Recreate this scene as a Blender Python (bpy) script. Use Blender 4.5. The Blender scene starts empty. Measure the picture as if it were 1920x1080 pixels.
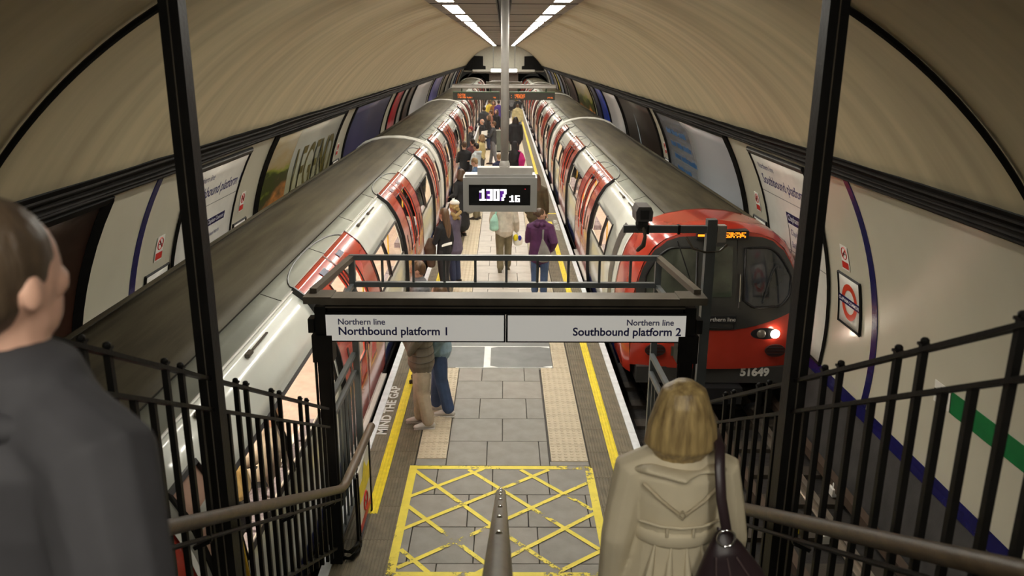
import bpy, bmesh, math, random
from mathutils import Vector, Matrix, noise
random.seed(7)
S = bpy.context.scene
COL = S.collection
PI = math.pi

# ---------------------------------------------------------------- camera, world, exposure
cam_d = bpy.data.cameras.new('camera'); cam = bpy.data.objects.new('camera', cam_d); COL.objects.link(cam)
cam.location = (0, 0, 4.48)
cam.rotation_euler = (Matrix.Rotation(math.radians(90-16.1), 4, 'X') @ Matrix.Rotation(math.radians(0.2), 4, 'Z')).to_euler()
cam_d.sensor_width = 36; cam_d.lens = 1521/1920*36; cam_d.shift_x = 17/1920
cam_d.dof.use_dof = True; cam_d.dof.focus_distance = 10.0; cam_d.dof.aperture_fstop = 3.2
cam_d.clip_end = 300
S.camera = cam
W = bpy.data.worlds.new('world'); S.world = W; W.use_nodes = True
W.node_tree.nodes['Background'].inputs[0].default_value = (.9, .85, .7, 1)
W.node_tree.nodes['Background'].inputs[1].default_value = .02
S.view_settings.view_transform = 'Standard'; S.view_settings.look = 'None'
S.view_settings.gamma = 1; S.view_settings.use_curve_mapping = False
S.view_settings.exposure = 0.0
LAMP = 37.0        # emission of the ceiling light panels
CARLAMP = 34.0      # emission of the lamps inside the trains

# ---------------------------------------------------------------- helpers
ABS = {}
def tag(o, label=None, cat=None, group=None, kind=None):
    if label: o['label'] = label
    if cat: o['category'] = cat
    if group: o['group'] = group
    if kind: o['kind'] = kind
    return o
def thing(name, label, cat, loc=(0, 0, 0), rz=0, group=None):
    o = bpy.data.objects.new(name, None); COL.objects.link(o)
    o.location = loc; o.rotation_euler = (0, 0, rz); o.empty_display_size = .1
    ABS[o.name] = Vector(loc)
    return tag(o, label, cat, group)

class MB:
    def __init__(s): s.v = []; s.f = []; s.m = []
    def add(s, vs, fs, mi=0):
        b = len(s.v); s.v += [tuple(v) for v in vs]
        s.f += [tuple(b+i for i in f) for f in fs]; s.m += [mi]*len(fs); return s
    def box(s, x0, x1, y0, y1, z0, z1, mi=0):
        return s.add([(x0,y0,z0),(x1,y0,z0),(x1,y1,z0),(x0,y1,z0),(x0,y0,z1),(x1,y0,z1),(x1,y1,z1),(x0,y1,z1)],
                     [(0,3,2,1),(4,5,6,7),(0,1,5,4),(1,2,6,5),(2,3,7,6),(3,0,4,7)], mi)
    def bar(s, a, b, w, h=None, mi=0, up=(0,0,1)):   # rectangular bar from a to b
        a = Vector(a); b = Vector(b); t = (b-a).normalized(); h = h or w
        u = t.cross(Vector(up))
        if u.length < 1e-4: u = t.cross(Vector((0,1,0)))
        u.normalize(); v = u.cross(t)
        vs = []
        for p in (a, b):
            for i, j in ((-1,-1),(1,-1),(1,1),(-1,1)): vs.append(p+u*(i*w/2)+v*(j*h/2))
        return s.add(vs, [(0,1,2,3),(7,6,5,4),(0,4,5,1),(1,5,6,2),(2,6,7,3),(3,7,4,0)], mi)
    def tube(s, pts, rads, n=8, side=(1,0,0), caps=True, mi=0, closed=False):
        pts = [Vector(p) for p in pts]
        if not isinstance(rads, (list, tuple)): rads = [rads]*len(pts)
        rads = [(r, r) if not isinstance(r, (list, tuple)) else r for r in rads]
        if caps:
            t0 = (pts[0]-pts[1]).normalized(); t1 = (pts[-1]-pts[-2]).normalized()
            r0 = rads[0]; r1 = rads[-1]; m0 = min(r0); m1 = min(r1)
            P = [pts[0]+t0*m0*.95, pts[0]+t0*m0*.6]+pts+[pts[-1]+t1*m1*.6, pts[-1]+t1*m1*.95]
            Rr = [(r0[0]*.3, r0[1]*.3), (r0[0]*.8, r0[1]*.8)]+rads+[(r1[0]*.8, r1[1]*.8), (r1[0]*.3, r1[1]*.3)]
        else: P, Rr = pts, rads
        N = len(P); vs = []
        side = Vector(side)
        for i, p in enumerate(P):
            if closed: t = P[(i+1) % N]-P[i-1]
            else: t = P[min(i+1, N-1)]-P[max(i-1, 0)]
            if t.length < 1e-9: t = Vector((0,0,1))
            t.normalize(); u = side-t*side.dot(t)
            if u.length < .05: u = Vector((0,1,.01))-t*Vector((0,1,.01)).dot(t)
            u.normalize(); v = t.cross(u)
            for k in range(n):
                a = 2*PI*k/n
                vs.append(p+u*(math.cos(a)*Rr[i][0])+v*(math.sin(a)*Rr[i][1]))
        fs = []
        for i in range(N if closed else N-1):
            j = (i+1) % N
            for k in range(n):
                k2 = (k+1) % n
                fs.append((i*n+k, i*n+k2, j*n+k2, j*n+k))
        if not closed: fs += [tuple(reversed(range(n))), tuple(range((N-1)*n, N*n))]
        return s.add(vs, fs, mi)
    def ball(s, c, r, n=10, m=7, mi=0):
        if not isinstance(r, (list, tuple)): r = (r, r, r)
        vs = []; fs = []
        for i in range(1, m):
            ph = PI*i/m
            for k in range(n):
                a = 2*PI*k/n
                vs.append((c[0]+r[0]*math.sin(ph)*math.cos(a), c[1]+r[1]*math.sin(ph)*math.sin(a), c[2]+r[2]*math.cos(ph)))
        vs += [(c[0], c[1], c[2]+r[2]), (c[0], c[1], c[2]-r[2])]
        T = len(vs)-2
        for i in range(m-2):
            for k in range(n):
                k2 = (k+1) % n; fs.append((i*n+k, (i+1)*n+k, (i+1)*n+k2, i*n+k2))
        for k in range(n):
            k2 = (k+1) % n; fs.append((T, k, k2)); fs.append((T+1, (m-2)*n+k2, (m-2)*n+k))
        return s.add(vs, fs, mi)
    def grid(s, rows, mi=0, flip=False):      # rows: list of equal-length point lists
        n = len(rows[0]); vs = [p for r in rows for p in r]; fs = []
        for i in range(len(rows)-1):
            for k in range(n-1):
                q = (i*n+k, i*n+k+1, (i+1)*n+k+1, (i+1)*n+k)
                fs.append(q[::-1] if flip else q)
        return s.add(vs, fs, mi)
    def prism(s, poly, y0, y1, mi=0):          # poly in (x, z), extruded along y
        n = len(poly)
        vs = [(x, y0, z) for x, z in poly]+[(x, y1, z) for x, z in poly]
        fs = [tuple(range(n)), tuple(reversed(range(n, 2*n)))]+[(i, i+n, (i+1) % n+n, (i+1) % n) for i in range(n)]
        return s.add(vs, fs, mi)
    def mesh(s, name, mats, org=(0,0,0), smooth=False):
        me = bpy.data.meshes.new(name)
        o = Vector(org)
        me.from_pydata([(v[0]-o[0], v[1]-o[1], v[2]-o[2]) for v in s.v], [], s.f)
        if not isinstance(mats, (list, tuple)): mats = [mats]
        for m in mats: me.materials.append(m)
        if len(mats) > 1: me.polygons.foreach_set('material_index', s.m)
        if smooth: me.polygons.foreach_set('use_smooth', [True]*len(me.polygons))
        me.update(); return me
    def build(s, name, mats, parent=None, smooth=False, local=False, fix=True, solid=0):
        org = ABS.get(parent.name, Vector((0,0,0))) if (parent and not local) else (0,0,0)
        me = s.mesh(name, mats, org, smooth)
        if fix:
            bm = bmesh.new(); bm.from_mesh(me)
            if solid: bmesh.ops.remove_doubles(bm, verts=bm.verts, dist=.0004)
            bmesh.ops.recalc_face_normals(bm, faces=bm.faces); bm.to_mesh(me); bm.free()
        o = link(name, me, parent)
        if solid:
            md = o.modifiers.new('thick', 'SOLIDIFY'); md.thickness = solid; md.offset = -1
        return o
def link(name, me, parent=None):
    o = bpy.data.objects.new(name, me); COL.objects.link(o)
    if parent:
        o.parent = parent; ABS[o.name] = ABS.get(parent.name, Vector((0,0,0)))
    return o
def struct(o): o['kind'] = 'structure'; return o

# ---------------------------------------------------------------- materials
MC = {}
def mat(key, col, rough=.6, metal=0, var=.12, scale=6, bump=0, bscale=60, coat=0, stretch=None, spec=None, col2=None, seed=0, detail=4):
    if key in MC: return MC[key]
    m = bpy.data.materials.new(key); m.use_nodes = True; MC[key] = m
    nt = m.node_tree; N = nt.nodes; L = nt.links; P = N['Principled BSDF']
    P.inputs['Roughness'].default_value = rough; P.inputs['Metallic'].default_value = metal
    P.inputs['Coat Weight'].default_value = coat; P.inputs['Coat Roughness'].default_value = .08
    if spec is not None: P.inputs['Specular IOR Level'].default_value = spec
    tc = N.new('ShaderNodeTexCoord'); mp = N.new('ShaderNodeMapping'); L.new(tc.outputs['Object'], mp.inputs[0])
    mp.inputs['Location'].default_value = (seed*3.7, seed*1.3, seed)
    if stretch: mp.inputs['Scale'].default_value = stretch
    nz = N.new('ShaderNodeTexNoise'); nz.inputs['Scale'].default_value = scale; nz.inputs['Detail'].default_value = detail
    L.new(mp.outputs[0], nz.inputs[0])
    rp = N.new('ShaderNodeMapRange'); rp.inputs[1].default_value = .3; rp.inputs[2].default_value = .7
    L.new(nz.outputs[0], rp.inputs[0])
    mx = N.new('ShaderNodeMix'); mx.data_type = 'RGBA'
    c = col; a = col2 or tuple(max(0, x*(1-var)) for x in c); b = c if col2 else tuple(min(1, x*(1+var)) for x in c)
    mx.inputs[6].default_value = (*a, 1); mx.inputs[7].default_value = (*b, 1)
    L.new(rp.outputs[0], mx.inputs[0]); L.new(mx.outputs[2], P.inputs['Base Color'])
    if bump:
        n2 = N.new('ShaderNodeTexNoise'); n2.inputs['Scale'].default_value = bscale; n2.inputs['Detail'].default_value = 5
        L.new(mp.outputs[0], n2.inputs[0])
        bp = N.new('ShaderNodeBump'); bp.inputs['Strength'].default_value = bump; bp.inputs['Distance'].default_value = .01
        L.new(n2.outputs[0], bp.inputs['Height']); L.new(bp.outputs[0], P.inputs['Normal'])
    return m
def emit(key, col, st):
    if key in MC: return MC[key]
    m = bpy.data.materials.new(key); m.use_nodes = True; MC[key] = m
    P = m.node_tree.nodes['Principled BSDF']
    P.inputs['Base Color'].default_value = (*[c*.5 for c in col], 1)
    P.inputs['Emission Color'].default_value = (*col, 1); P.inputs['Emission Strength'].default_value = st
    return m
def glass(key, tint, refl=.12):
    m = bpy.data.materials.new(key); m.use_nodes = True; MC[key] = m
    nt = m.node_tree; N = nt.nodes; L = nt.links; N.remove(N['Principled BSDF'])
    t = N.new('ShaderNodeBsdfTransparent'); t.inputs[0].default_value = (*tint, 1)
    g = N.new('ShaderNodeBsdfGlossy'); g.inputs['Roughness'].default_value = .03
    lw = N.new('ShaderNodeLayerWeight'); lw.inputs[0].default_value = .3
    ad = N.new('ShaderNodeMath'); ad.operation = 'MULTIPLY_ADD'; ad.inputs[1].default_value = .22; ad.inputs[2].default_value = refl*.3
    L.new(lw.outputs['Fresnel'], ad.inputs[0])
    x = N.new('ShaderNodeMixShader'); L.new(ad.outputs[0], x.inputs[0]); L.new(t.outputs[0], x.inputs[1]); L.new(g.outputs[0], x.inputs[2])
    L.new(x.outputs[0], N['Material Output'].inputs[0]); return m
def worn(key, col, thr=.5, scale=14):      # paint with worn-through gaps
    m = mat(key, col, .55, var=.08, scale=9, bump=.2, bscale=120)
    nt = m.node_tree; N = nt.nodes; L = nt.links; P = N['Principled BSDF']
    tc = N.new('ShaderNodeTexCoord'); a = N.new('ShaderNodeTexNoise'); a.inputs['Scale'].default_value = scale; a.inputs['Detail'].default_value = 8; a.inputs['Roughness'].default_value = .75
    b = N.new('ShaderNodeTexNoise'); b.inputs['Scale'].default_value = 1.7
    L.new(tc.outputs['Object'], a.inputs[0]); L.new(tc.outputs['Object'], b.inputs[0])
    ad = N.new('ShaderNodeMath'); ad.operation = 'ADD'; L.new(a.outputs[0], ad.inputs[0]); L.new(b.outputs[0], ad.inputs[1])
    gt = N.new('ShaderNodeMapRange'); gt.inputs[1].default_value = thr-.04; gt.inputs[2].default_value = thr+.04; L.new(ad.outputs[0], gt.inputs[0])
    L.new(gt.outputs[0], P.inputs['Alpha']); return m
def ramp_mat(key, stops, axis=2, rough=.35, nscale=3, namt=.3, coat=.2, extra=None):   # printed picture: soft colour fields over the sheet
    m = bpy.data.materials.new(key); m.use_nodes = True; MC[key] = m
    nt = m.node_tree; N = nt.nodes; L = nt.links; P = N['Principled BSDF']
    P.inputs['Roughness'].default_value = rough; P.inputs['Coat Weight'].default_value = coat
    tc = N.new('ShaderNodeTexCoord'); sp = N.new('ShaderNodeSeparateXYZ'); L.new(tc.outputs['Generated'], sp.inputs[0])
    nz = N.new('ShaderNodeTexNoise'); nz.inputs['Scale'].default_value = nscale; nz.inputs['Detail'].default_value = 6; L.new(tc.outputs['Generated'], nz.inputs[0])
    a = N.new('ShaderNodeMath'); a.operation = 'MULTIPLY_ADD'; a.inputs[1].default_value = namt; L.new(nz.outputs[0], a.inputs[0])
    sb = N.new('ShaderNodeMath'); sb.operation = 'SUBTRACT'; sb.inputs[1].default_value = namt/2; L.new(sp.outputs[axis], sb.inputs[0]); L.new(sb.outputs[0], a.inputs[2])
    cr = N.new('ShaderNodeValToRGB'); L.new(a.outputs[0], cr.inputs[0]); e = cr.color_ramp.elements
    while len(e) < len(stops): e.new(.5)
    for q, (ps, c) in zip(e, stops): q.position = ps; q.color = (*c, 1)
    L.new(cr.outputs[0], P.inputs['Base Color']); return m

white_paint = mat('white_paint', (.72, .74, .68), .22, var=.05, scale=1.5, coat=.6)
red_paint = mat('red_paint', (.45, .038, .02), .22, var=.12, scale=2, coat=.6)
blue_paint = mat('blue_paint', (.02, .03, .16), .3, coat=.4)
roof_dark = mat('roof_grime', (.115, .098, .06), .62, var=.4, scale=1.6, stretch=(4, .35, 4), bump=.15, bscale=20, col2=(.06, .05, .032))
roof_side = mat('roof_side_paint', (.33, .34, .29), .4, var=.2, scale=1.2, stretch=(2, .6, 2), bump=.05)
black_rub = mat('black_rubber', (.012, .011, .012), .35)
black_iron = mat('black_iron', (.006, .0055, .005), .5, var=.3, bump=.15, bscale=40, spec=.18)
grey_steel = mat('grey_painted_steel', (.085, .095, .10), .4, var=.15, bump=.08)
grey_steel_lt = mat('grey_steel_light', (.33, .31, .285), .45, metal=0, var=.1)
bronze = mat('bronze_trim', (.11, .095, .075), .45, metal=.4, var=.2)
plastic_dark = mat('dark_plastic', (.018, .018, .02), .35)
wood_rail = mat('worn_wood', (.075, .048, .024), .4, var=.35, scale=5, stretch=(6, .8, 6), bump=.2, bscale=30)
chrome = mat('chrome', (.8, .8, .8), .12, metal=1, var=.02)
cream_tile = mat('cream_panel', (.56, .53, .42), .28, var=.06, scale=.8, bump=.04, bscale=8, coat=.35)
vault_m = mat('vault_plaster', (.42, .355, .225), .75, var=.16, scale=1.1, stretch=(.35, 3.2, .35), bump=.45, bscale=1.3, detail=6)
band_m = mat('black_cable_band', (.009, .007, .0055), .7, var=.4, bump=.4, bscale=14, spec=.15)
ceil_m = mat('ceiling_panel', (.17, .14, .105), .5, var=.25, scale=1, stretch=(.7, 2.5, 1), bump=.1, bscale=4)
navy = mat('navy_enamel', (.012, .012, .09), .25, coat=.4)
navy_print = mat('navy_print', (.015, .018, .13), .4)
white_print = mat('white_print', (.78, .77, .72), .35, var=.03)
red_print = mat('red_print', (.55, .03, .02), .35)
sign_white = mat('sign_white', (.74, .72, .66), .35, var=.04)
slab_a = mat('slab_grey', (.235, .222, .20), .6, var=.14, scale=5, bump=.15, bscale=80)
slab_b = mat('slab_grey_warm', (.255, .235, .21), .6, var=.14, scale=5, bump=.15, bscale=80, seed=3)
slab_pale = mat('slab_pale', (.43, .395, .35), .5, var=.1, scale=5, bump=.1, bscale=80)  # same slabs; stronger light beyond the patch is put into this paler colour
joint_m = mat('paving_joint', (.075, .068, .06), .8)
tactile_m = mat('tactile_buff', (.50, .43, .31), .6, var=.1, scale=8, bump=.15)
rib_m = mat('ribbed_edge', (.155, .13, .085), .6, var=.25, scale=6, bump=.2, bscale=70)
asphalt_m = mat('asphalt_patch', (.15, .155, .155), .5, var=.15, scale=4, bump=.2, bscale=120)
yellow_line = mat('yellow_line_paint', (.82, .66, .02), .45, var=.12, scale=10, bump=.2, bscale=90)
white_line = mat('white_edge_paint', (.68, .71, .74), .5, var=.12, scale=10)
yellow_worn = worn('yellow_box_paint', (.80, .66, .06), .885)
white_worn = worn('white_letter_paint', (.62, .62, .58), .84, 30)
track_m = mat('track_bed_dirt', (.022, .019, .017), .85, var=.4, scale=6, bump=.8, bscale=25)
wall_low = mat('low_wall_grime', (.045, .043, .042), .8, var=.3, scale=3, bump=.2)
rail_m = mat('rail_steel', (.42, .37, .31), .3, metal=.8, var=.2)
rust_m = mat('rusty_rail', (.07, .045, .03), .7)
sleeper_m = mat('sleeper_timber', (.05, .04, .03), .8, bump=.4)
pane_clear = glass('pane_clear', (.93, .93, .9), .10)
pane_dark = glass('pane_dark', (.22, .24, .20), .25)
int_cream = mat('car_interior_cream', (.75, .66, .54), .5, var=.05)
int_floor = mat('car_floor', (.40, .32, .27), .6)
seat_m = mat('seat_moquette', (.20, .17, .19), .9, var=.4, scale=40)
yellow_rail = mat('yellow_grab_rail', (.75, .48, .04), .35)
lamp_m = emit('ceiling_lamp', (1.0, .95, .84), LAMP)
carlamp_m = emit('car_lamp', (1.0, .90, .76), CARLAMP)
amber = emit('amber_led', (1.0, .22, .01), 3.0)
amber_dim = emit('amber_led_dim', (1.0, .20, .02), .5)
clock_white = emit('clock_digit', (1.0, .97, 1.0), 1.7)
clock_purple = emit('clock_digit_purple', (.12, .015, .35), .45)
head_m = emit('headlamp', (1.0, .9, .72), 22.0)

# ---------------------------------------------------------------- text
TC = {}
def text_geo(s, size, bold=0.0, align='LEFT'):
    k = (s, size, bold, align)
    if k in TC: return TC[k]
    c = bpy.data.curves.new('t', 'FONT'); c.body = s; c.size = size; c.offset = bold; c.align_x = align; c.resolution_u = 5
    o = bpy.data.objects.new('t', c); COL.objects.link(o)
    dg = bpy.context.evaluated_depsgraph_get(); me = bpy.data.meshes.new_from_object(o.evaluated_get(dg))
    vs = [(v.co.x, v.co.y) for v in me.vertices]; fs = [tuple(p.vertices) for p in me.polygons]
    bpy.data.objects.remove(o); bpy.data.curves.remove(c); bpy.data.meshes.remove(me)
    TC[k] = (vs, fs); return TC[k]
def put_text(mb, s, size, fn, bold=0.0, align='LEFT', mi=0):
    vs, fs = text_geo(s, size, bold, align)
    mb.add([fn(x, y) for x, y in vs], fs, mi); return mb

# ---------------------------------------------------------------- tunnel shell
R0, ZC = 4.48, .9
TY0, TY1 = -3.0, 84.0
def wx(side, z, e=0): return side*math.sqrt(max(0, (R0-e)**2-(z-ZC)**2))
def wp(side, y, z, e=0): return (wx(side, z, e), y, z)
def arc_pts(z0, z1, n): return [z0+(z1-z0)*i/n for i in range(n+1)]
# tiled lower walls
for side, nm in ((-1, 'wall_left'), (1, 'wall_right')):
    m = MB(); zs = arc_pts(.30, 3.16, 22)
    m.grid([[wp(side, y, z) for z in zs] for y in (TY0, TY1)], flip=side > 0)
    zs = [-.9, -.5, -.1, .18]
    m.grid([[(wx(side, max(z, -.6), .0), y, z) for z in zs] for y in (TY0, TY1)], 1, flip=side > 0)
    w = struct(m.build(nm, [cream_tile, wall_low], smooth=True, fix=False))
    # blue joint strips and panel joints
    for y in (9.2,):
        b = MB(); zs = arc_pts(.3, 3.16, 18)
        b.grid([[wp(side, yy, z, e) for z in zs] for yy, e in ((y-.07, 0), (y-.07, .012), (y+.07, .012), (y+.07, 0))])
        b.build('joint_strip', navy, w)
    for y in (34.6, 55.2, 58.9, 64, 70, 76):
        b = MB(); zs = arc_pts(.3, 3.16, 14)
        b.grid([[wp(side, yy, z, .006) for z in zs] for yy in (y-.012, y+.012)])
        b.build('panel_joint', black_iron, w)
    k = MB()
    zs = [.17, .25, .335]
    k.grid([[wp(side, y, z, .02) for z in zs] for y in (TY0, TY1)])
    struct(k.build('baseboard_'+nm[5:], navy))
    t = MB(); zs = arc_pts(3.13, 3.40, 4)
    yl = [TY0+(TY1-TY0)*i/120 for i in range(121)]
    t.grid([[wp(side, y, z, .05+.035*math.sin(i*2.1)+.02*noise.noise((y*.7, z*9, side))) for i, z in enumerate(zs)] for y in yl])
    for dz, r in ((0.02, .014), (.12, .012), (.20, .016)):
        t.tube([wp(side, y, 3.15+dz+.012*math.sin(y*1.1+dz*20), .09) for y in yl[::2]], r, 5)
    struct(t.build('trim_%d' % (1 if side < 0 else 2), band_m))
# vault
m = MB()
def vault_pt(a, y):
    r = R0+.003*math.sin(y*5.1+.4*math.sin(a*3))+.012*noise.noise((math.cos(a)*1.2, y*1.1, math.sin(a)*1.2))
    return (r*math.cos(a), y, ZC+r*math.sin(a))
a0 = math.asin((3.38-ZC)/R0); a1 = math.acos(1.157/R0)
ys = [TY0+(TY1-TY0)*i/560 for i in range(561)]
for (p, q) in ((a0, a1), (PI-a1, PI-a0)):
    m.grid([[vault_pt(p+(q-p)*i/20, y) for i in range(21)] for y in ys])
vault = struct(m.build('ceiling', vault_m, smooth=True, fix=False))
m = MB()
for s in (-1, 1):
    for (p, q) in ((a0, a1),):
        pts = [(s*(R0-.03)*math.cos(p+(q-p)*i/24), 5.50, ZC+(R0-.03)*math.sin(p+(q-p)*i/24)) for i in range(25)]
        m.tube(pts, [(.024, .02)]*25, 6)
m.build('ring_joint', black_iron, vault)
# flat soffit with two rows of lights
m = MB()
zf = ZC+R0*math.sin(a1)
m.box(-1.16, -.10, TY0, TY1, zf, zf+.06); m.box(.10, 1.16, TY0, TY1, zf, zf+.06)
m.box(-.10, .10, TY0, TY1, zf+.10, zf+.14, 1)
m.box(-.115, -.095, TY0, TY1, zf-.03, zf+.12, 1); m.box(.095, .115, TY0, TY1, zf-.03, zf+.12, 1)
soff = m.build('lighting_soffit', [ceil_m, black_iron], vault)
for j in range(24):
    y = TY0+3.62*j+1.8
    b = MB(); b.box(-1.15, -.12, y-.01, y+.01, zf-.006, zf); b.box(.12, 1.15, y-.01, y+.01, zf-.006, zf)
    b.build('soffit_joint', black_iron, vault)
lp = None
for s, sn in ((-1, 'left'), (1, 'right')):
    for j in range(24):
        y0 = -4.76+2*3.62+3.62*(j-1)
        if y0 > 80: break
        if 0 < y0 < 5.5 or y0 < -3: continue
        yl = 3.1 if y0 > 0 else 3.4
        if y0 < 0: y0 = -2.9
        od = ('nearest', 'second', 'third', 'fourth', 'fifth', 'sixth', 'seventh', 'eighth'); iv = round((y0-16.96)/3.62)
        if iv < 0: lb, gp = 'ceiling light panel overhead, nearer than those in view, %s row' % sn, 'overhead light panels, %s row' % sn
        elif iv < 8: lb, gp = '%s visible white ceiling light panel in the %s row above the platform' % (od[iv], sn), 'ceiling light panels, %s row' % sn
        else: lb, gp = 'small distant ceiling light panel in the far end of the %s row' % sn, 'distant light panels, %s row' % sn
        t = thing('ceiling_light', lb, 'light', (s*.86, y0+1.6, zf), group=gp)
        b = MB(); b.box(s*.86-.15, s*.86+.15, y0+.3, y0+yl, zf-.006, zf-.001); b.build('frame', ceil_m, t)
        b = MB(); b.box(s*.86-.115, s*.86+.115, y0+.34, y0+yl-.06, zf-.009, zf-.0065); b.build('diffuser', lamp_m, t)
# end wall behind the camera and the far headwall
m = MB()
arc = [((R0+.05)*math.cos(a), ZC+(R0+.05)*math.sin(a)) for a in [PI*1.08-(PI*1.16)*i/40 for i in range(41)]]
m.prism(arc+[(4.3, -1.0), (-4.3, -1.0)], TY0-.2, TY0)
struct(m.build('wall_back', cream_tile))
end_m = mat('headwall_white', (.68, .66, .56), .6, var=.05)
m = MB()
up = [(x, z) for x, z in arc if z >= 2.75]
m.prism(up+[(up[-1][0], 2.75), (up[0][0], 2.75)], TY1, TY1+.3)
m.box(-1.45, 1.45, TY1, TY1+.3, -.9, 2.75, 1)
hw = struct(m.build('wall_far', [end_m, mat('far_brown_wall', (.16, .13, .11), .7)]))
for s in (-1, 1):
    m = MB(); m.prism([(s*2.05, 4.25), (s*3.1, 4.3), (s*4.25, 2.9), (s*2.75+s*-.95, 2.9), (s*1.8, 3.3), (s*2.05, 3.35)], TY1-.3, TY1-.02); m.build('dark_casing', black_iron, hw)
m = MB(); m.box(-3.1, 3.1, TY1-.6, TY1-.05, 2.78, 2.98); m.build('crossbeam', sign_white, hw)
m = MB(); m.box(-3.2, 3.2, TY1-.55, TY1-.04, 2.62, 2.77); m.build('crossbeam_lower_board', bronze, hw)  # darker lower board, second tone of the two-tone beam
for s in (-1, 1):
    pts = [(s*3.08+1.62*math.cos(a), TY1+.01, .9+1.75*math.sin(a)) for a in [2*PI*i/32 for i in range(32)]]
    m = MB(); m.add(pts+[(x, TY1+22, z) for x, y, z in pts], [(i, (i+1) % 32, (i+1) % 32+32, i+32) for i in range(32)])
    struct(m.build('wall_tunnel_bore', wall_low, fix=False))
m = MB()
m.box(-4.4, -1.45, TY1, TY1+.3, 2.6, 2.75); m.box(1.45, 4.4, TY1, TY1+.3, 2.6, 2.75)
m.build('portal_lintel', wall_low, hw)

# ---------------------------------------------------------------- platform
PY0, PY1 = -2.9, 84.0
m = MB()
m.box(-1.60, 1.60, PY0, PY1, -.75, -.034)
m.box(-.99, .99, PY0, 6.2, -.034, -.004)
floor = struct(m.build('floor', [joint_m]))
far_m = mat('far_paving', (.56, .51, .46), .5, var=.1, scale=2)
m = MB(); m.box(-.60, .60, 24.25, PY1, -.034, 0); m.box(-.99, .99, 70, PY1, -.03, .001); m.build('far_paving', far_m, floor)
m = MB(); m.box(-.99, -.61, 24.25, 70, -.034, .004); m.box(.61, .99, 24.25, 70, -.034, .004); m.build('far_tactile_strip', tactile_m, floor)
# slabs
slabcache = {}
def slab(x0, x1, y0, y1, mt, z=0.0, name='paving_slab', parent=None):
    w = round(x1-x0, 3); l = round(y1-y0, 3); k = (w, l, mt.name)
    if w < .03: return
    if k not in slabcache:
        b = MB(); g = .004; c = .004
        X, Y = w/2-g, l/2-g
        b.add([(-X,-Y,-.034),(X,-Y,-.034),(X,Y,-.034),(-X,Y,-.034),(-X,-Y,-c),(X,-Y,-c),(X,Y,-c),(-X,Y,-c),
               (-X+c,-Y+c,0),(X-c,-Y+c,0),(X-c,Y-c,0),(-X+c,Y-c,0)],
              [(0,1,5,4),(1,2,6,5),(2,3,7,6),(3,0,4,7),(4,5,9,8),(5,6,10,9),(6,7,11,10),(7,4,8,11),(8,9,10,11)])
        slabcache[k] = b.mesh(name, mt)
    o = link(name, slabcache[k], parent or floor); o.location = ((x0+x1)/2, (y0+y1)/2, z+random.uniform(-.0015, .001))
    return o
rows = [6.43-.6, 6.43, 7.03, 7.64, 8.27, 8.87, 9.50, 10.13, 10.74, 11.24]
offs = [-.05, -.62, -.52, .25, -.40, -.65, -.55, -.30, -.62, -.5]
off3 = {6.43: -.88, 7.03: -.35, 7.64: -.72, 8.27: -.5}
def row(y0, y1, xa, xb, off, n=.613):
    x = xa; cuts = [xa]
    c = off
    while c <= xa+.05: c += n
    while c < xb-.04: cuts.append(c); c += n
    cuts.append(xb)
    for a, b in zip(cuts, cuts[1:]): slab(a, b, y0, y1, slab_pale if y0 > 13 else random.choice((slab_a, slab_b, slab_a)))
for i, (y0, y1) in enumerate(zip(rows, rows[1:])):
    if y0 < 8.2: row(y0, y1, -.99, .99, [-.6, -.88+.0, -.35, -.72][i])
    elif y0 < 8.3:
        row(y0, y1, -.64, .54, -.18); 
    else: row(y0, y1, -.64, .54, -.30+.3*(i % 2))
y = 13.6; i = 0
while y < 24.2:
    y1 = min(y+.613, 24.25); row(y, y1, -.60, .60, -.30+.30*(i % 2)-.0, .6); y = y1; i += 1
for y0, y1 in ((8.27, 8.37),):
    slab(-.99, -.64, y0, y1+.06, slab_a); slab(.54, .99, y0, y1, slab_a)
# asphalt patch with painted mark
m = MB(); m.box(-.98, .745, 11.25, 12.14, -.034, .002); m.box(-.98, .745, 12.165, 13.58, -.034, .002)
m.build('asphalt_patch', asphalt_m, floor)
m = MB(); m.box(-.95, .74, 12.145, 12.163, -.03, .003); m.box(-.7, .72, 11.243, 11.255, -.03, .004)
m.box(-.285, -.185, 11.25, 12.15, .002, .0045)
for (yy, d) in ((12.15, -1), (11.25, 1)):
    m.add([(-.185, yy, .0045), (-.05, yy, .0045), (-.185, yy+d*.07, .0045)], [(0, 1, 2)])
    m.add([(.74, yy, .0045), (.60, yy+d*.03, .0045), (.74, yy+d*.07, .0045)], [(0, 1, 2)])
m.build('patch_marking', mat('white_patch_paint', (.75, .77, .76), .5), floor)
# tactile tiles with domes
def tact_mesh(w, l, nx, ny):
    b = MB(); g = .003
    b.box(-w/2+g, w/2-g, -l/2+g, l/2-g, -.034, .002)
    for i in range(nx):
        for j in range(ny):
            cx = -w/2+w*(i+.5)/nx; cy = -l/2+l*(j+.5)/ny; r = .024
            vs = [(cx+r*math.cos(a*PI/3), cy+r*math.sin(a*PI/3), .002) for a in range(6)]+[(cx+r*.6*math.cos(a*PI/3), cy+r*.6*math.sin(a*PI/3), .008) for a in range(6)]
            b.add(vs, [(a, (a+1) % 6, (a+1) % 6+6, a+6) for a in range(6)]+[tuple(range(6, 12))])
    return b.mesh('tactile_tile', tactile_m)
def tacts(x0, x1, y0, y1, nx):
    n = max(1, round((y1-y0)/.41)); l = (y1-y0)/n; me = tact_mesh(x1-x0, l, nx, 6)
    for i in range(n):
        o = link('tactile_tile', me, floor); o.location = ((x0+x1)/2, y0+l*(i+.5), 0)
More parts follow.
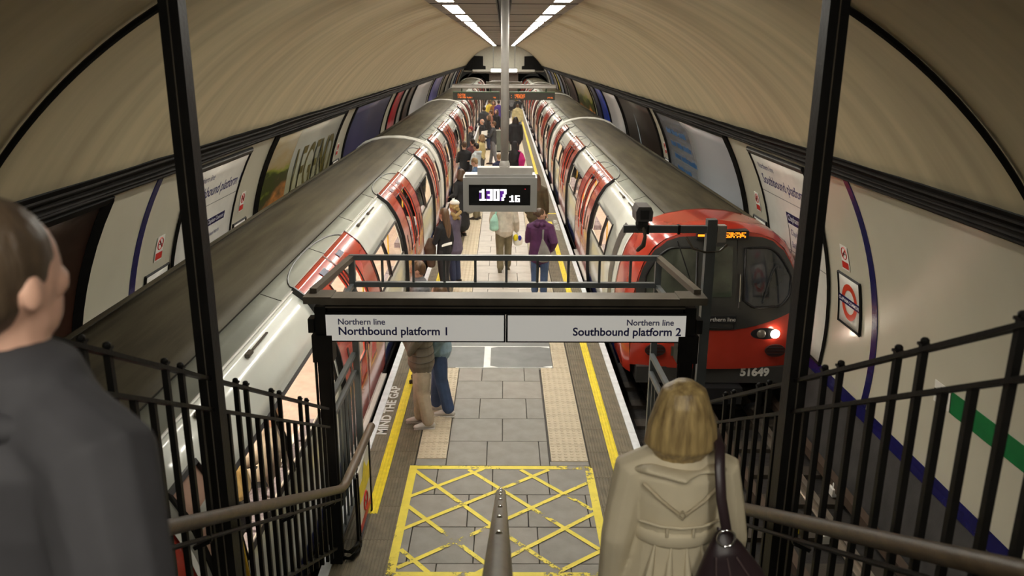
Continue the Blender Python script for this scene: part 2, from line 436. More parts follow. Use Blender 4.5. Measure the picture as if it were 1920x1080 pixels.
tacts(-.985, -.645, 8.43, 11.24, 5); tacts(.56, .985, 8.37, 11.24, 6); tacts(.75, .985, 11.24, 13.6, 3)
tacts(-.985, -.605, 13.6, 24.25, 5); tacts(.605, .985, 13.6, 24.25, 5)
# ribbed edge tiles
RX = []
x = 1.0
while x < 1.535: RX += [(x, -.004), (x+.006, .003), (x+.022, .003), (x+.028, -.004)]; x += .0335
RX = [(1.0, -.03)]+RX+[(1.55, -.004), (1.55, -.03)]
def rib_tile(side, l):
    b = MB(); rws = [[(side*x, y, z) for x, z in RX] for y in (-l/2+.003, l/2-.003)]
    b.grid(rws); n = len(RX); b.f += [tuple(range(n)), tuple(range(2*n-1, n-1, -1))]; b.m += [0, 0]
    return b.mesh('ribbed_tile', rib_m)
for s in (-1, 1):
    me = rib_tile(s, .6); y = 2.0
    while y < 26:
        o = link('ribbed_tile', me, floor); o.location = (0, y+.3, 0); y += .6
    me = rib_tile(s, PY1-26); o = link('far_ribbed_strip', me, floor); o.location = (0, 26+(PY1-26)/2, 0)
    # white nosing
    y = PY0
    while y < PY1:
        y1 = min(y+(1.2 if y < 26 else 60), PY1)
        b = MB(); g = .002
        b.box(min(s*1.552, s*1.64), max(s*1.552, s*1.64), y+g, y1-g, -.06, .004); b.build('white_edge_stone', white_line, floor); y = y1
    m = MB(); m.box(min(s*1.56, s*1.62), max(s*1.56, s*1.62), PY0, PY1, -.9, -.06); struct(m.build('wall_platform_face', wall_low))
    # yellow line lying over the ribs
    m = MB(); xa, xb = (1.265, 1.375) if s < 0 else (1.24, 1.355)
    pr = [(xa, .0)]+[(x, z+.0015) for x, z in RX if xa < x < xb]+[(xb, 0)]
    for (p, q) in (((7.25, 22.2), (23.6, PY1)) if s > 0 else ((7.26, PY1),)):
        m.grid([[(s*x, yy, z+.001) for x, z in pr] for yy in (p, q)])
    if s > 0: m.box(1.22, 1.54, 23.30, 23.42, .003, .006)
    m.build('yellow_line', yellow_line, floor)
# yellow hatched keep-clear box
A = math.radians(16.1)
def fl(px, py):
    X, Y = px/4+680, py/4+840; u = (X-943)/1521; v = (Y-540)/1521
    t = 4.48/(math.sin(A)+v*math.cos(A)); return (u*t, t*(math.cos(A)-v*math.sin(A)))
m = MB()
def stripe(a, b, w, z=.0035):
    a = Vector(a); b = Vector(b); d = (b-a).normalized(); n = Vector((-d.y, d.x))*w/2
    K = max(2, int((b-a).length/.05)); rws = []
    for i in range(K+1):
        p = a+(b-a)*i/K; j = .004*noise.noise((p.x*20, p.y*20, 1)); j2 = .004*noise.noise((p.x*20, p.y*20, 7))
        rws.append([(p.x-n.x*(1+j*10), p.y-n.y*(1+j*10), z), (p.x+n.x*(1+j2*10), p.y+n.y*(1+j2*10), z)])
    m.grid(rws)
for i, (a, b) in enumerate([((-1.0, 8.22), (1.0, 8.22)), ((-1.0, 6.22), (-1.0, 8.26)), ((.97, 6.22), (.97, 8.26)), ((-1.0, 6.26), (1.0, 6.26))]):
    stripe(a, b, .085 if i in (1, 2) else .075, .0036+i*.0003)
for i, (a, b) in enumerate([((395,170),(985,590)), ((985,590),(1500,930)), ((800,165),(1780,760)), ((1190,165),(1730,465)), ((345,440),(1010,930)), ((290,765),(500,940)),
             ((350,372),(910,160)), ((310,612),(1400,165)), ((265,905),(1700,258)), ((860,945),(1750,488)), ((1470,935),(1795,772))]):
    stripe(fl(*a), fl(*b), .048, .0050+.0002*i)
m.build('yellow_hatching', yellow_worn, floor, fix=False)
# painted warning at both edges
m = MB(); put_text(m, 'MIND THE GAP', .215, lambda x, y: (-1.425-y*.8, 9.02+x*1.02, .0065), .006); m.build('mind_the_gap_lettering', white_worn, floor)
m = MB(); put_text(m, 'MIND THE GAP', .2, lambda x, y: (1.395+y*.8, 22.4-x, .0065), .006); m.build('mind_the_gap_lettering', white_worn, floor)

# track beds
m = MB(); m.box(-4.45, -1.56, PY0, PY1+20, -1.05, -.86); m.box(1.56, 4.45, PY0, PY1+20, -1.05, -.86); struct(m.build('floor_track_bed', track_m))
sl_me = MB().box(-1.1, 1.1, -.12, .12, -.87, -.80).mesh('sleeper', sleeper_m)
for s in (-1, 1):
    t = thing('railway_track', 'steel running rails on sleepers beneath the %s train' % ('left' if s < 0 else 'right'), 'track', (s*3.08, 8, -.85))
    for dx in (-.72, .72):
        b = MB(); x = s*3.08+dx
        b.prism([(x-.07, -.80), (x+.07, -.80), (x+.07, -.785), (x+.01, -.77), (x+.01, -.70), (x+.035, -.69), (x+.035, -.665), (x-.035, -.665), (x-.035, -.69), (x-.01, -.70), (x-.01, -.77), (x-.07, -.785)], PY0, PY1)
        b.build('running_rail', rail_m, t)
    for dx in (0, s*1.08):
        b = MB(); x = s*3.08+dx; b.box(x-.05, x+.05, PY0, PY1, -.72, -.60); b.build('conductor_rail', rust_m, t)
    y = 1.0
    while y < 13 if s > 0 else y < 6:
        o = link('sleeper', sl_me, t); o.location = (0, y-8, .85); y += .72
for (x, y, mt) in ((3.35, 8.2, yellow_line), (3.62, 8.0, white_print), (4.12, 9.0, white_print), (3.45, 6.9, yellow_line)):
    m = MB(); m.box(x-.04, x+.04, y-.07, y+.07, -.78, -.68); m.tube([(x, y, -.68), (x, y, -.63)], .02, 6)
    tag(m.build('track_marker', mt), 'small %s marker block standing between the rails, the %s one' % ('yellow' if mt is yellow_line else 'white', {8.2: 'farther yellow', 8.0: 'white centre', 9.0: 'white outer', 6.9: 'nearer yellow'}[y]), 'marker')

# ---------------------------------------------------------------- trains
PP = [(1.2,-.35),(1.27,-.1),(1.30,.1),(1.315,.5),(1.305,1.0),(1.25,1.35),(1.15,1.66),(1.0,1.9),(.82,2.04),(.6,2.12),(.3,2.18),(0,2.2)]
def prof_w(z):
    for (w0, z0), (w1, z1) in zip(PP, PP[1:]):
        if z0 <= z <= z1: return w0+(w1-w0)*(z-z0)/(z1-z0)
    return 0
def prof_n(z):
    d = .02; a = prof_w(z-d); b = prof_w(min(z+d, 2.19)); n = Vector((2*d, a-b)); n.normalize(); return n   # (dw, dz) outward
ZS = [-.35,-.1,0,.16,.28,.5,.75,.95,1.08,1.2,1.32,1.42,1.52,1.62,1.72,1.82,1.9,1.96,2.0,2.04]
WS = [.7,.6,.45,.3,.15,0,-.15,-.3,-.45,-.6,-.7]
def zof(w):
    w = abs(w)
    for (w0, z0), (w1, z1) in zip(PP[8:], PP[9:]):
        if w1 <= w <= w0: return z0+(z1-z0)*(w0-w)/(w0-w1)
    return 2.04
def train(side, y0, ncars, label, sidename):
    xc = 3.08*side
    T = thing('train', label, 'train', (xc, y0+10, -.66))
    def X(w): return side*(3.08-w)
    def P(z, y, e=0):
        n = prof_n(z); w = prof_w(z); return (X(w+n.x*e), y, z+n.y*e)
    def Po(z, y, e=0):       # far side of the body
        n = prof_n(z); w = prof_w(z); return (X(-w-n.x*e), y, z+n.y*e)
    gl = pane_clear
    for c in range(ncars):
        ys0 = y0 if c == 0 else (y0+19.5*c+.15); ye = y0+19.5*(c+1)-.15
        if ys0 > 100: break
        cab = c == 0
        bs = ys0+(1.35 if side > 0 else .62) if cab else ys0
        k0 = y0+19.5*c
        dd = [(k0+4.65, k0+7.55), (k0+10.65, k0+13.55)]         # double doorways
        sd = [(k0+16.7, k0+18.15)]                             # single doorway
        if not cab: sd.append((k0+.95, k0+2.4))
        if side > 0: dd = [(a+.62, b+.62) for a, b in dd]; sd = [(a+.3, b+.3) for a, b in sd]
        doors = sorted(dd+sd)
        wins = []
        prev = bs+.2
        edges = [bs+.1]+[q for d in doors for q in d]+[ye-.1]
        spans = [(edges[i], edges[i+1]) for i in range(0, len(edges), 2)]
        for a, b in spans:
            if b-a > 1.1:
                wa, wb = a+.22, b-.2
                if cab and a == edges[0]:
                    if side > 0: wa = a+1.42
                    else: wa = a+.55
                if wb-wa > .5: wins.append((wa, wb))
        cabwin = (k0+.78+.0, k0+1.22) if cab and side < 0 else None
        body = None
        # --- body shell with real openings
        cuts = {bs, ye}
        for a, b in doors: cuts |= {a+.04, b-.04}
        for a, b in wins: cuts |= {a, b}
        yl = sorted(cuts); yy = []
        for a, b in zip(yl, yl[1:]):
            yy.append(a)
        yy.append(ye)
        def hole(ya, yb, za, zb):
            ym = (ya+yb)/2; zm = (za+zb)/2
            for a, b in wins:
                if a < ym < b and 1.08 < zm < 1.62: return True
            for a, b in doors:
                if a < ym < b and .0 < zm < 1.96: return True
            return False
        m = MB()
        for ya, yb in zip(yy, yy[1:]):
            for za, zb in zip(ZS, ZS[1:]):
                if not hole(ya, yb, za, zb):
                    q = [P(za, ya), P(za, yb), P(zb, yb), P(zb, ya)]
                    m.add(q, [(0, 1, 2, 3)], 1 if zb <= .17 else 0)
                zm = (za+zb)/2
                m.add([Po(za, ya), Po(za, yb), Po(zb, yb), Po(zb, ya)], [(0, 3, 2, 1)], 1 if zb <= .17 else (3 if za >= 1.6 else 0))
        m.add([(X(1.1), bs, -.06), (X(-1.1), bs, -.06), (X(-1.1), ye, -.06), (X(1.1), ye, -.06)], [(0, 1, 2, 3)], 2)
        m.build('car_body', [white_paint, blue_paint, black_rub, roof_dark], T, smooth=True, solid=.03)
        m = MB()
        for yv in ([ye] if cab else [ys0, ye]):
            pts = [P(z, yv) for z in ZS]+[(X(w), yv, zof(w)) for w in WS[1:-1]]+[Po(z, yv) for z in reversed(ZS)]
            m = MB(); m.add(pts, [tuple(range(len(pts)))]); m.build('car_end', int_cream, T)
        # --- roof
        m = MB(); rw = [.83, .8, .7, .6]
        m.grid([[(X(w), y, zof(w)+.002) for w in rw] for y in (bs, ye)])
        m.build('roof_edge_panel', roof_side, T, smooth=True, solid=.02); m = MB()
        m.grid([[(X(-w), y, zof(w)+.002) for w in rw] for y in (bs, ye)])
        m.build('roof_edge_panel', roof_dark, T, smooth=True, solid=.02)
        m = MB(); m.grid([[(X(w), y, zof(w)+.012) for w in WS[1:-1]] for y in (bs, ye)])
        m.build('roof', roof_dark, T, smooth=True, solid=.02)
        m = MB()
        for w in (.6, -.6): m.tube([(X(w), bs, zof(w)+.012), (X(w), ye, zof(w)+.012)], .007, 4)
        y = bs+1.6
        while y < ye: m.tube([(X(w), y, zof(w)+.003) for w in (.83, .72, .61)], .005, 4); y += 2.05
        m.build('roof_seam', mat('seam_grime', (.02, .018, .014), .95, spec=.1), T)
        m = MB(); m.tube([(X(.835), bs, 2.045), (X(.835), ye, 2.045)], .012, 5); m.build('gutter', white_print, T)
        # --- near the car joint: hoop
        if c < ncars:
            m = MB()
            rr = [P(z, 0, .02) for z in ZS[4:]]+[(X(w), 0, zof(w)+.02) for w in WS[1:-1]]+[Po(z, 0, .02) for z in reversed(ZS[4:])]
            pts = [(a, ye+.0, z) for a, _, z in rr]
            m.tube(pts, [(.035, .03)]*len(pts), 6)
            m.build('end_hoop', white_print, T, smooth=True)
            if not cab: m = MB(); m.tube([(a, ys0, z) for a, _, z in rr], [(.035, .03)]*len(pts), 6); m.build('end_hoop', white_print, T, smooth=True)
            m = MB(); m.prism([(X(w), z) for w, z in ((-.8, -.2), (-.9, 1.2), (-.6, 1.9), (.6, 1.9), (.9, 1.2), (.8, -.2))], ye, ye+.3); m.build('gangway', black_rub, T)
        # --- doors
        far = k0 > 45
        for (a, b) in doors:
            single = b-a < 2
            mid = (a+b)/2
            leaves = [(a, b, 0)] if single else [(a, mid, 1), (mid, b, -1)]
            for (la, lb, dr) in leaves:
                g = .006; la2, lb2 = la+g, lb-g
                if dr == 1: wa, wb = mid-.66, mid-.13
                elif dr == -1: wa, wb = mid+.13, mid+.66
                else: wa, wb = mid-.22, mid+.22
                yc = [la2, la2+.05, wa-.05, wa, wb, wb+.05, lb2-.05, lb2]; yc = sorted(set(yc))
                zl = [.02, .1, .5, .88, .96, 1.08, 1.2, 1.32, 1.42, 1.52, 1.62, 1.72, 1.80, 1.86, 1.93, 2.0, 2.035]
                m = MB()
                for p, q in zip(yc, yc[1:]):
                    for r, t in zip(zl, zl[1:]):
                        ym = (p+q)/2; zm = (r+t)/2
                        if wa < ym < wb and .88 < zm < 1.86: continue
                        m.add([P(r, p, .045), P(r, q, .045), P(t, q, .045), P(t, p, .045)], [(0, 1, 2, 3)])
                d = m.build('door_leaf', red_paint, T, solid=.03, smooth=True)
                zw = [z for z in zl if .88 <= z <= 1.86]
                m = MB(); m.grid([[P(z, y, .040) for z in zw] for y in (wa, wb)]); m.build('door_window', gl, d, smooth=True)
                if not far:
                    m = MB(); pts = [P(z, wa, .047) for z in zw]+[P(z, wb, .047) for z in reversed(zw)]
                    m.tube(pts, .009, 4, closed=True, caps=False); m.build('window_seal', black_rub, d)
                    m = MB(); hy = la+.38 if dr >= 0 else lb-.38
                    if not single: m.grid([[P(z, y, .05) for z in (.95, 1.1, 1.25)] for y in (hy-.035, hy+.035)]); m.build('handle_slot', black_rub, d)
            m = MB()
            rws = []
            for z in [-.12]+[z for z in ZS if z >= 0]: rws.append([P(z, a-.03, .0), P(z, a-.025, .06), P(z, a+.010, .06), P(z, a+.012, .0)])
            m.grid(rws); m.build('door_seal', black_rub, T); m = MB()
            rws = []
            for z in [z for z in ZS if z >= 0]: rws.append([P(z, b-.01, 0), P(z, b-.01, .05), P(z, b+.012, .05), P(z, b+.012, .0)])
            m.grid(rws, 0); m.build('door_seal', black_rub, T); m = MB()
            if not single: m.grid([[P(z, mid-.012, .05), P(z, mid+.012, .05)] for z in [z for z in ZS if z >= 0]]); m.build('door_seal', black_rub, T)
            if k0 < 45:
                m = MB(); pts = []
                for i in range(17):
                    q = PI*i/16; yv = mid-.05-(b-a)*.46*math.cos(q); w = .83-.21*math.sin(q); pts.append((X(w), yv, zof(w)+.012))
                m.tube(pts, .009, 4); m.build('roof_hatch_rim', black_rub, T)
            if k0 < 45 and not single:
                m = MB()
                for yq in (mid-.45, mid+.5): m.add([P(1.975, yq-.16, .052), P(1.975, yq+.1, .052), P(1.93, yq+.1, .055), P(1.93, yq-.16, .055)], [(0, 1, 2, 3)])
                m.build('door_number_plate', navy, T)
            m = MB(); m.box(min(X(1.26), X(1.37)), max(X(1.26), X(1.37)), a+.05, b-.05, -.10, -.055); m.build('door_sill', grey_steel_lt, T)
        # --- saloon windows
        for a, b in wins:
            zw = [1.08, 1.2, 1.32, 1.42, 1.52, 1.62]
            mu = a+(b-a)*(.40 if side < 0 else .33)
            if b-a < 1.3: mu = None
            m = MB()
            pts = [P(z, a, .004) for z in zw]+[P(z, b, .004) for z in reversed(zw)]
            m.tube(pts, .022, 4, closed=True, caps=False)
            if mu: m.tube([P(z, mu, .004) for z in zw], .03, 4)
            f = m.build('window_frame', black_rub, T)
            for p, q in ([(a, mu-.02), (mu+.02, b)] if mu else [(a, b)]):
                m = MB(); m.grid([[P(z, y, -.01) for z in zw] for y in (p+.01, q-.01)]); m.build('window_pane', gl, f, smooth=True)
        if cabwin:
            m = MB(); a, b = cabwin; zw = [.75, 1.08, 1.32, 1.52, 1.72, 1.86]
            m.tube([P(z, a, .006) for z in zw]+[P(z, b, .006) for z in reversed(zw)], .028, 5, closed=True, caps=False); f = m.build('cab_door_frame', black_rub, T)
            m = MB(); m.grid([[P(z, y, .004) for z in zw] for y in (a, b)]); m.build('cab_door_panel', mat('pinkish_cab_panel', (.42, .26, .19), .4), f)
            m = MB()
            c0 = Vector(P(1.55, a+.2, .012))
            for i in range(3):
                for j in range(3): m.ball(P(1.45+.08*i, a+.12+.08*j, .008), .016, 6, 4)
            m.build('speaker_grille', plastic_dark, f)
            m = MB(); m.tube([P(z, b-.08, e) for z, e in ((1.62, .01), (1.58, .05), (1.3, .06), (.9, .05))], .014, 6); m.build('grab_rail', yellow_rail, f, smooth=True)
        # latches under the gutter
        if k0 < 30:
            for a, b in spans:
                if b-a > 2:
                    for fr in (.25, .55):
                        m = MB(); yq = a+(b-a)*fr; q = P(1.985, yq, .02); m.bar((q[0], yq-.06, q[2]), (q[0], yq+.06, q[2]), .04, .03)
                        m.bar((q[0], yq+.1, q[2]), (q[0], yq+.55, q[2]), .02, .012); m.build('gutter_latch', bronze, T)
        # --- interior
        if k0 < 60:
            m = MB()
            m.box(X(1.18) if side < 0 else X(1.18), X(-1.18), bs+.1, ye-.1, -.02, .0, 0)
            m.build('saloon_floor', int_floor, T)
            m = MB(); q = [(1.0, 1.86), (.4, 1.98), (-.4, 1.98), (-1.0, 1.84), (-1.13, 1.55), (-1.2, 1.0), (-1.2, .0)]
            m.grid([[(X(w), y, z) for w, z in q] for y in (bs+.1, ye-.1)])
            m.add([(X(w), bs+.1, z) for w, z in [(1.15, 0), (1.2, 1.0), (1.0, 1.84)]+q[1:]], [tuple(range(9))])
            m.build('saloon_lining', int_cream, T, solid=.01)
            m = MB()
            for w in (.55, -.55): m.box(min(X(w-.07), X(w+.07)), max(X(w-.07), X(w+.07)), bs+.3, ye-.3, 1.93, 1.945)
            m.build('saloon_lamp', carlamp_m, T)
            if k0 < 30:
                for a, b in spans:
                    if b-a < 2: continue
                    for sgn in (1, -1):
                        for i in range(int((b-a-.3)/.52)):
                            yv = a+.25+i*.52
                            m = MB()
                            m.box(min(X(sgn*1.15), X(sgn*.68)), max(X(sgn*1.15), X(sgn*.68)), yv, yv+.48, .36, .47)
                            m.box(min(X(sgn*1.16), X(sgn*1.05)), max(X(sgn*1.16), X(sgn*1.05)), yv, yv+.48, .47, .84)
                            m.build('seat', seat_m, T)
                    m = MB(); m.tube([(X(.55), a+.2, 0), (X(.55), a+.2, 1.9)], .016, 6); m.tube([(X(.55), b-.2, 0), (X(.55), b-.2, 1.9)], .016, 6)
                    m.tube([(X(.55), a+.2, 1.72), (X(.55), b-.2, 1.72)], .014, 6); m.build('grab_pole', yellow_rail, T, smooth=True)
        # --- running gear
        if k0 < 40:
            m = MB(); m.box(min(X(1.05), X(-1.05)), max(X(1.05), X(-1.05)), bs, ye, -.42, -.06); m.build('underframe', wall_low, T)
            for yb in (k0+3.0, k0+16.5):
                for w in (.72, -.72):
                    for dy in (-.9, .9):
                        m = MB(); cxx = X(w)
                        vs = [(cxx+dx, yb+dy+.34*math.cos(i*PI/8), -.34+.32*math.sin(i*PI/8)) for dx in (-.05, .05) for i in range(16)]
                        m.add(vs, [(i, (i+1) % 16, (i+1) % 16+16, i+16) for i in range(16)]+[tuple(range(16)), tuple(range(31, 15, -1))]); m.build('wheel', rust_m, T)
        # --- cab
        if cab:
            build_cab(T, X, P, Po, k0, bs, side)
    return T

def build_cab(T, X, P, Po, k0, bs, side):
    # outline of the nose: rings of the profile, drawn in and forward
    ZL = [-.05]+[z for z in ZS if z > 0]
    ring = [(prof_w(z), z) for z in ZL]+[(w, zof(w)) for w in WS[1:-1]]+[(-prof_w(z), z) for z in reversed(ZL)]
    cz = 1.0
    def nose(w, z):       # front surface
        return k0+.02+.10*(w/1.3)**2*2.2+.16*max(0, (z-.95))**1.3+.03*max(0, .4-z)
    def rg(s, y=None, d=0):
        out = []
        for w, z in ring:
            w2 = w*s; z2 = cz+(z-cz)*s if z > .0 else z
            out.append((X(w2), (nose(w2, z2)+d) if y is None else y, z2))
        return out
    m = MB()
    m.grid([rg(1, bs+.02), rg(1.0, k0+.55), rg(.995, k0+.45), rg(.97, None, .10), rg(.93, None, .02)])
    n = len(ring)
    # front skin as vertical strips between lower and upper outline
    def up(w): 
        w = abs(w)/.93
        if w <= .82: z = zof(w)
        else:
            z = 2.04
            for i in range(60):
                zz = 2.04-i*.02
                if prof_w(zz) >= w: z = zz; break
            else: z = .9
        return cz+(z-cz)*.93
    def strip(ws, lo, hi, e, nz=10, mats=None, mb=None, mi=0):
        mb = mb or MB(); r = []
        for w in ws:
            a, b = lo(w), hi(w); r.append([(X(w), nose(w, a+(b-a)*i/nz)-e, a+(b-a)*i/nz) for i in range(nz+1)])
        mb.grid(r, mi); return mb
    wl = [-1.21+2.42*i/30 for i in range(31)]
    strip(wl, lambda w: .08, up, 0, mb=m)
    m.build('cab_shell', red_paint, T, smooth=True)
    # white band and cab door slot at the back of the cab
    m = MB(); rws = [[P(z, bs+d, .012) for z in ZS[3:]] for d in (-.03, .03)]; m.grid(rws); m.build('cab_edge_band', white_print, T)
    if side > 0:
        m = MB(); m.grid([[P(z, y, .01) for z in [.1]+ZS[5:-4]] for y in (bs+.38, bs+.78)]); m.build('cab_door', mat('cab_door_grey', (.07, .065, .06), .35), T)
    # black mask around the windscreen
    ws = [-1.17+2.34*i/28 for i in range(29)]
    m = strip(ws, lambda w: .68+.24*(w/1.1)**2, lambda w: min(up(w)-.03, 2.03-.1*(w/1.1)**2), .012)
    mask = m.build('windscreen_mask', mat('mask_black', (.035, .035, .033), .3, coat=.5), T, smooth=True)
    def rr(ws, lo, hi, nm, mt, par, e, rim=True, rad=.018):
        m = strip(ws, lo, hi, e, 6); o = m.build(nm, mt, par, smooth=True)
        if rim:
            b = [(X(w), nose(w, lo(w))-e-.006, lo(w)) for w in ws]+[(X(w), nose(w, hi(w))-e-.006, hi(w)) for w in reversed(ws)]
            q = MB(); q.tube(b, rad, 5, closed=True, caps=False); q.build('window_rubber', black_rub, o, smooth=True)
        return o
    wsr = [-1.04+.70*i/12 for i in range(13)]
    cab_glass = mat('cab_glass', (.055, .06, .075), .08, var=.5, scale=2.2, coat=1, col2=(.015, .017, .015))
    cab_glass2 = mat('cab_glass_green', (.09, .10, .075), .08, var=.5, scale=2.5, coat=1, col2=(.02, .022, .018))
    def lo1(w): return 1.02+.16*max(0, (abs(w)-.85)/.19)**2+.10*max(0, (.48-abs(w))/.14)
    def hi1(w): return 1.86-.42*max(0, (abs(w)-.62)/.42)**2
    rr(wsr, lo1, hi1, 'windscreen', cab_glass, T, .02)
    rr([-w for w in reversed(wsr)], lo1, hi1, 'windscreen', cab_glass2, T, .02)
    d = rr([-.22+.44*i/6 for i in range(7)], lambda w: .72, lambda w: 2.0, 'cab_front_door', MC['mask_black'], T, .022, rad=.01)
    rr([-.16+.32*i/4 for i in range(5)], lambda w: 1.18, lambda w: 1.88, 'door_window', cab_glass2, d, .032, rim=False)
    m = MB(); m.tube([(X(-.27), nose(0, 1.2)-.05, 1.02), (X(-.27), nose(0, 1.2)-.06, 1.12), (X(-.27), nose(0, 1.6)-.06, 1.5)], .012, 6); m.build('grab_handle', chrome, T)
    for w in (.1,):
        m = MB(); m.tube([(X(-.62), nose(.6, 1.1)-.04, 1.08), (X(-.72), nose(.7, 1.4)-.03, 1.45), (X(-.8), nose(.8, 1.5)-.03, 1.62)], .008, 5)
        m.tube([(X(.62), nose(.6, 1.9)-.04, 1.95), (X(.42), nose(.4, 1.5)-.04, 1.4), (X(.38), nose(.4, 1.2)-.04, 1.25)], .008, 5); m.build('wiper', black_rub, T)
    # destination display
    m = MB(); m.box(min(X(-.36), X(.36)), max(X(-.36), X(.36)), nose(0, 2.0)-.07, nose(0, 2.0)+.1, 1.985, 2.115); dd = m.build('destination_display', plastic_dark, T)
    m = MB(); random.seed(5)
    for i in range(13):
        for j in range(5):
            if random.random() < .75: xx = X(-.31+.022*i); m.box(xx-.008, xx+.008, nose(0, 2.0)-.074, nose(0, 2.0)-.071, 2.015+.016*j, 2.027+.016*j)
    m.build('display_lettering', amber, dd)
    m = MB(); xx = X(.3); m.box(xx-.05, xx+.05, nose(0, 2.0)-.074, nose(0, 2.0)-.071, 2.03, 2.06); m.build('display_lettering', amber, dd)
    # line name
    if side > 0:
        m = MB(); xq = X(0); yq = nose(0, .86)-.035
        m.box(X(.24), X(-.24), yq, yq+.02, .80, .90); pl = m.build('line_name_plate', plastic_dark, T)
        m = MB(); put_text(m, 'Northern line', .085, lambda x, y: (xq+x, yq-.003, .825+y), 0, 'CENTER'); m.build('line_name_lettering', white_print, pl)
        m = MB(); put_text(m, '51649', .17, lambda x, y: (X(-.40)+x*1.0, k0+.085, -.045+y), .008); m.build('car_number', white_print, T)
    # lamp clusters, grilles, bumper
    for w in (.62, -.62):
        sg = 1 if w > 0 else -1
        yq = nose(w, .62)
        m = MB(); pts = []
        for i in range(20):
            a = 2*PI*i/20; pts.append((X(w+sg*.08+.21*math.cos(a)), nose(w, .6)-.01, .62+.085*math.sin(a)))
        m.add(pts+[(x, y-.02, z) for x, y, z in pts], [tuple(range(20, 40))]+[(i, (i+1) % 20, (i+1) % 20+20, i+20) for i in range(20)])
        cl = m.build('lamp_cluster', plastic_dark, T)
        for q, mt, nm in ((w+sg*.22, head_m, 'headlamp'), (w+sg*.02, mat('lamp_off', (.18, .16, .13), .15), 'tail_lamp')):
            m = MB(); m.ball((X(q), nose(w, .6)-.035, .62), (.066, .03, .066), 14, 8); m.build(nm, mt, cl, smooth=True)
        m = MB()
        pts = [(X(w+sg*.25+.15*math.cos(2*PI*i/20)), nose(w, .35)+.0, .36+.095*math.sin(2*PI*i/20)) for i in range(20)]
        m.add(pts+[(x, y-.03, z) for x, y, z in pts], [tuple(range(20, 40))]+[(i, (i+1) % 20, (i+1) % 20+20, i+20) for i in range(20)])
        g = m.build('horn_grille', mat('dark_red_grille', (.05, .015, .012), .5), T)
        m = MB()
        for j in (-1, 0, 1): m.box(min(X(w+sg*.13), X(w+sg*.37)), max(X(w+sg*.13), X(w+sg*.37)), nose(w, .35)-.04, nose(w, .35)-.03, .355+j*.05, .365+j*.05)
        m.build('grille_bar', plastic_dark, g)
    m = MB(); m.box(min(X(.5), X(.64)), max(X(.5), X(.64)), nose(.5, .3)-.02, nose(.5, .3)+.02, .28, .42); m.build('socket_cover', MC['cab_glass_green'], T)
    m = MB(); m.box(min(X(-1.12), X(1.12)), max(X(-1.12), X(1.12)), k0+.09, k0+1.2, -.16, .09); m.build('front_skirt', mat('skirt_charcoal', (.05, .048, .045), .5), T)
    m = MB(); m.box(min(X(-.4), X(.4)), max(X(-.4), X(.4)), k0-.1, k0+.4, -.42, -.17); m.build('coupler', plastic_dark, T)
    for w in (-.7, .7): m = MB(); m.tube([(X(w), k0+.1, -.2), (X(w), k0+.02, -.45), (X(w*.8), k0+.2, -.6)], .04, 6); m.build('life_guard', plastic_dark, T)
    # side decals
    m = MB()
    for i in range(3): m.add([P(.55, bs-.55-i*.22, .012), P(.55, bs-.42-i*.22, .012), P(.95, bs-.45-i*.22, .012), P(.95, bs-.58-i*.22, .012)], [(0, 1, 2, 3)])
    m.build('side_reflector', yellow_line, T)

train(-1, 3.65, 5, 'red, white and blue underground train standing at the left platform beside the stairs', 'left')
train(1, 11.0, 4, 'red-fronted underground train numbered 51649 arriving at the right platform with headlamps lit', 'right')

# ---------------------------------------------------------------- posters and boards on the walls
def sheet(side, y0, y1, z0, z1, e, mt, name, parent, n=12, solid=.006):
    zs = arc_pts(z0, z1, n)
    m = MB(); m.grid([[wp(side, y, z, e) for z in zs] for y in (y0, (y0+y1)/2, y1)])
    return m.build(name, mt, parent, smooth=True, solid=solid)
def rim(side, y0, y1, z0, z1, e, w, mt, name, parent):
    for (a, b) in (((y0, z0), (y0, z1)), ((y1, z0), (y1, z1)), ((y0, z0), (y1, z0)), ((y0, z1), (y1, z1))):
        m = MB(); zs = arc_pts(a[1], b[1], 12) if a[1] != b[1] else [a[1]]*2
        ysn = [a[0]]*len(zs) if a[1] != b[1] else [a[0], b[0]]
        m.tube([wp(side, y, z, e) for y, z in zip(ysn, zs)], w, 4); m.build(name, mt, parent)
def poster(side, y0, y1, mt, label, fw=.028, z0=.35, z1=3.12, fmat=None, name='poster', cat='poster'):
    t = thing(name, label, cat, wp(side, (y0+y1)/2, z0, .02))
    sheet(side, y0, y1, z0, z1, .02, mt, 'printed_sheet', t)
    rim(side, y0, y1, z0, z1, .03, fw, fmat or black_iron, 'frame', t)
    return t
def wall_text(side, mb, s, size, y, z, e, bold=0, align='LEFT', mi=0):
    # reads left to right for somebody facing the wall
    d = 1 if side < 0 else -1
    return put_text(mb, s, size, lambda a, b: wp(side, y+d*a, z+b, e), bold, align, mi)
pm = ramp_mat
brown_p = pm('poster_dark_brown', [(0, (.03, .014, .008)), (.5, (.045, .018, .01)), (1, (.02, .01, .006))], 2, namt=.6)
t = poster(-1, 5.75, 7.84, brown_p, 'near-black brown poster in a thick black frame, nearest the camera on the left wall', .07)
film = pm('poster_landscape', [(0, (.60, .26, .07)), (.48, (.62, .26, .07)), (.53, (.30, .14, .05)), (.58, (.07, .065, .03)), (.66, (.06, .07, .02)), (.71, (.24, .26, .04)), (.76, (.36, .27, .13)), (1, (.42, .38, .28))], 2, namt=.55, nscale=4.5)
t = poster(-1, 14.05, 20.4, film, 'large tan and green poster lettered LEGEND in tall olive capitals on the left wall', .05)
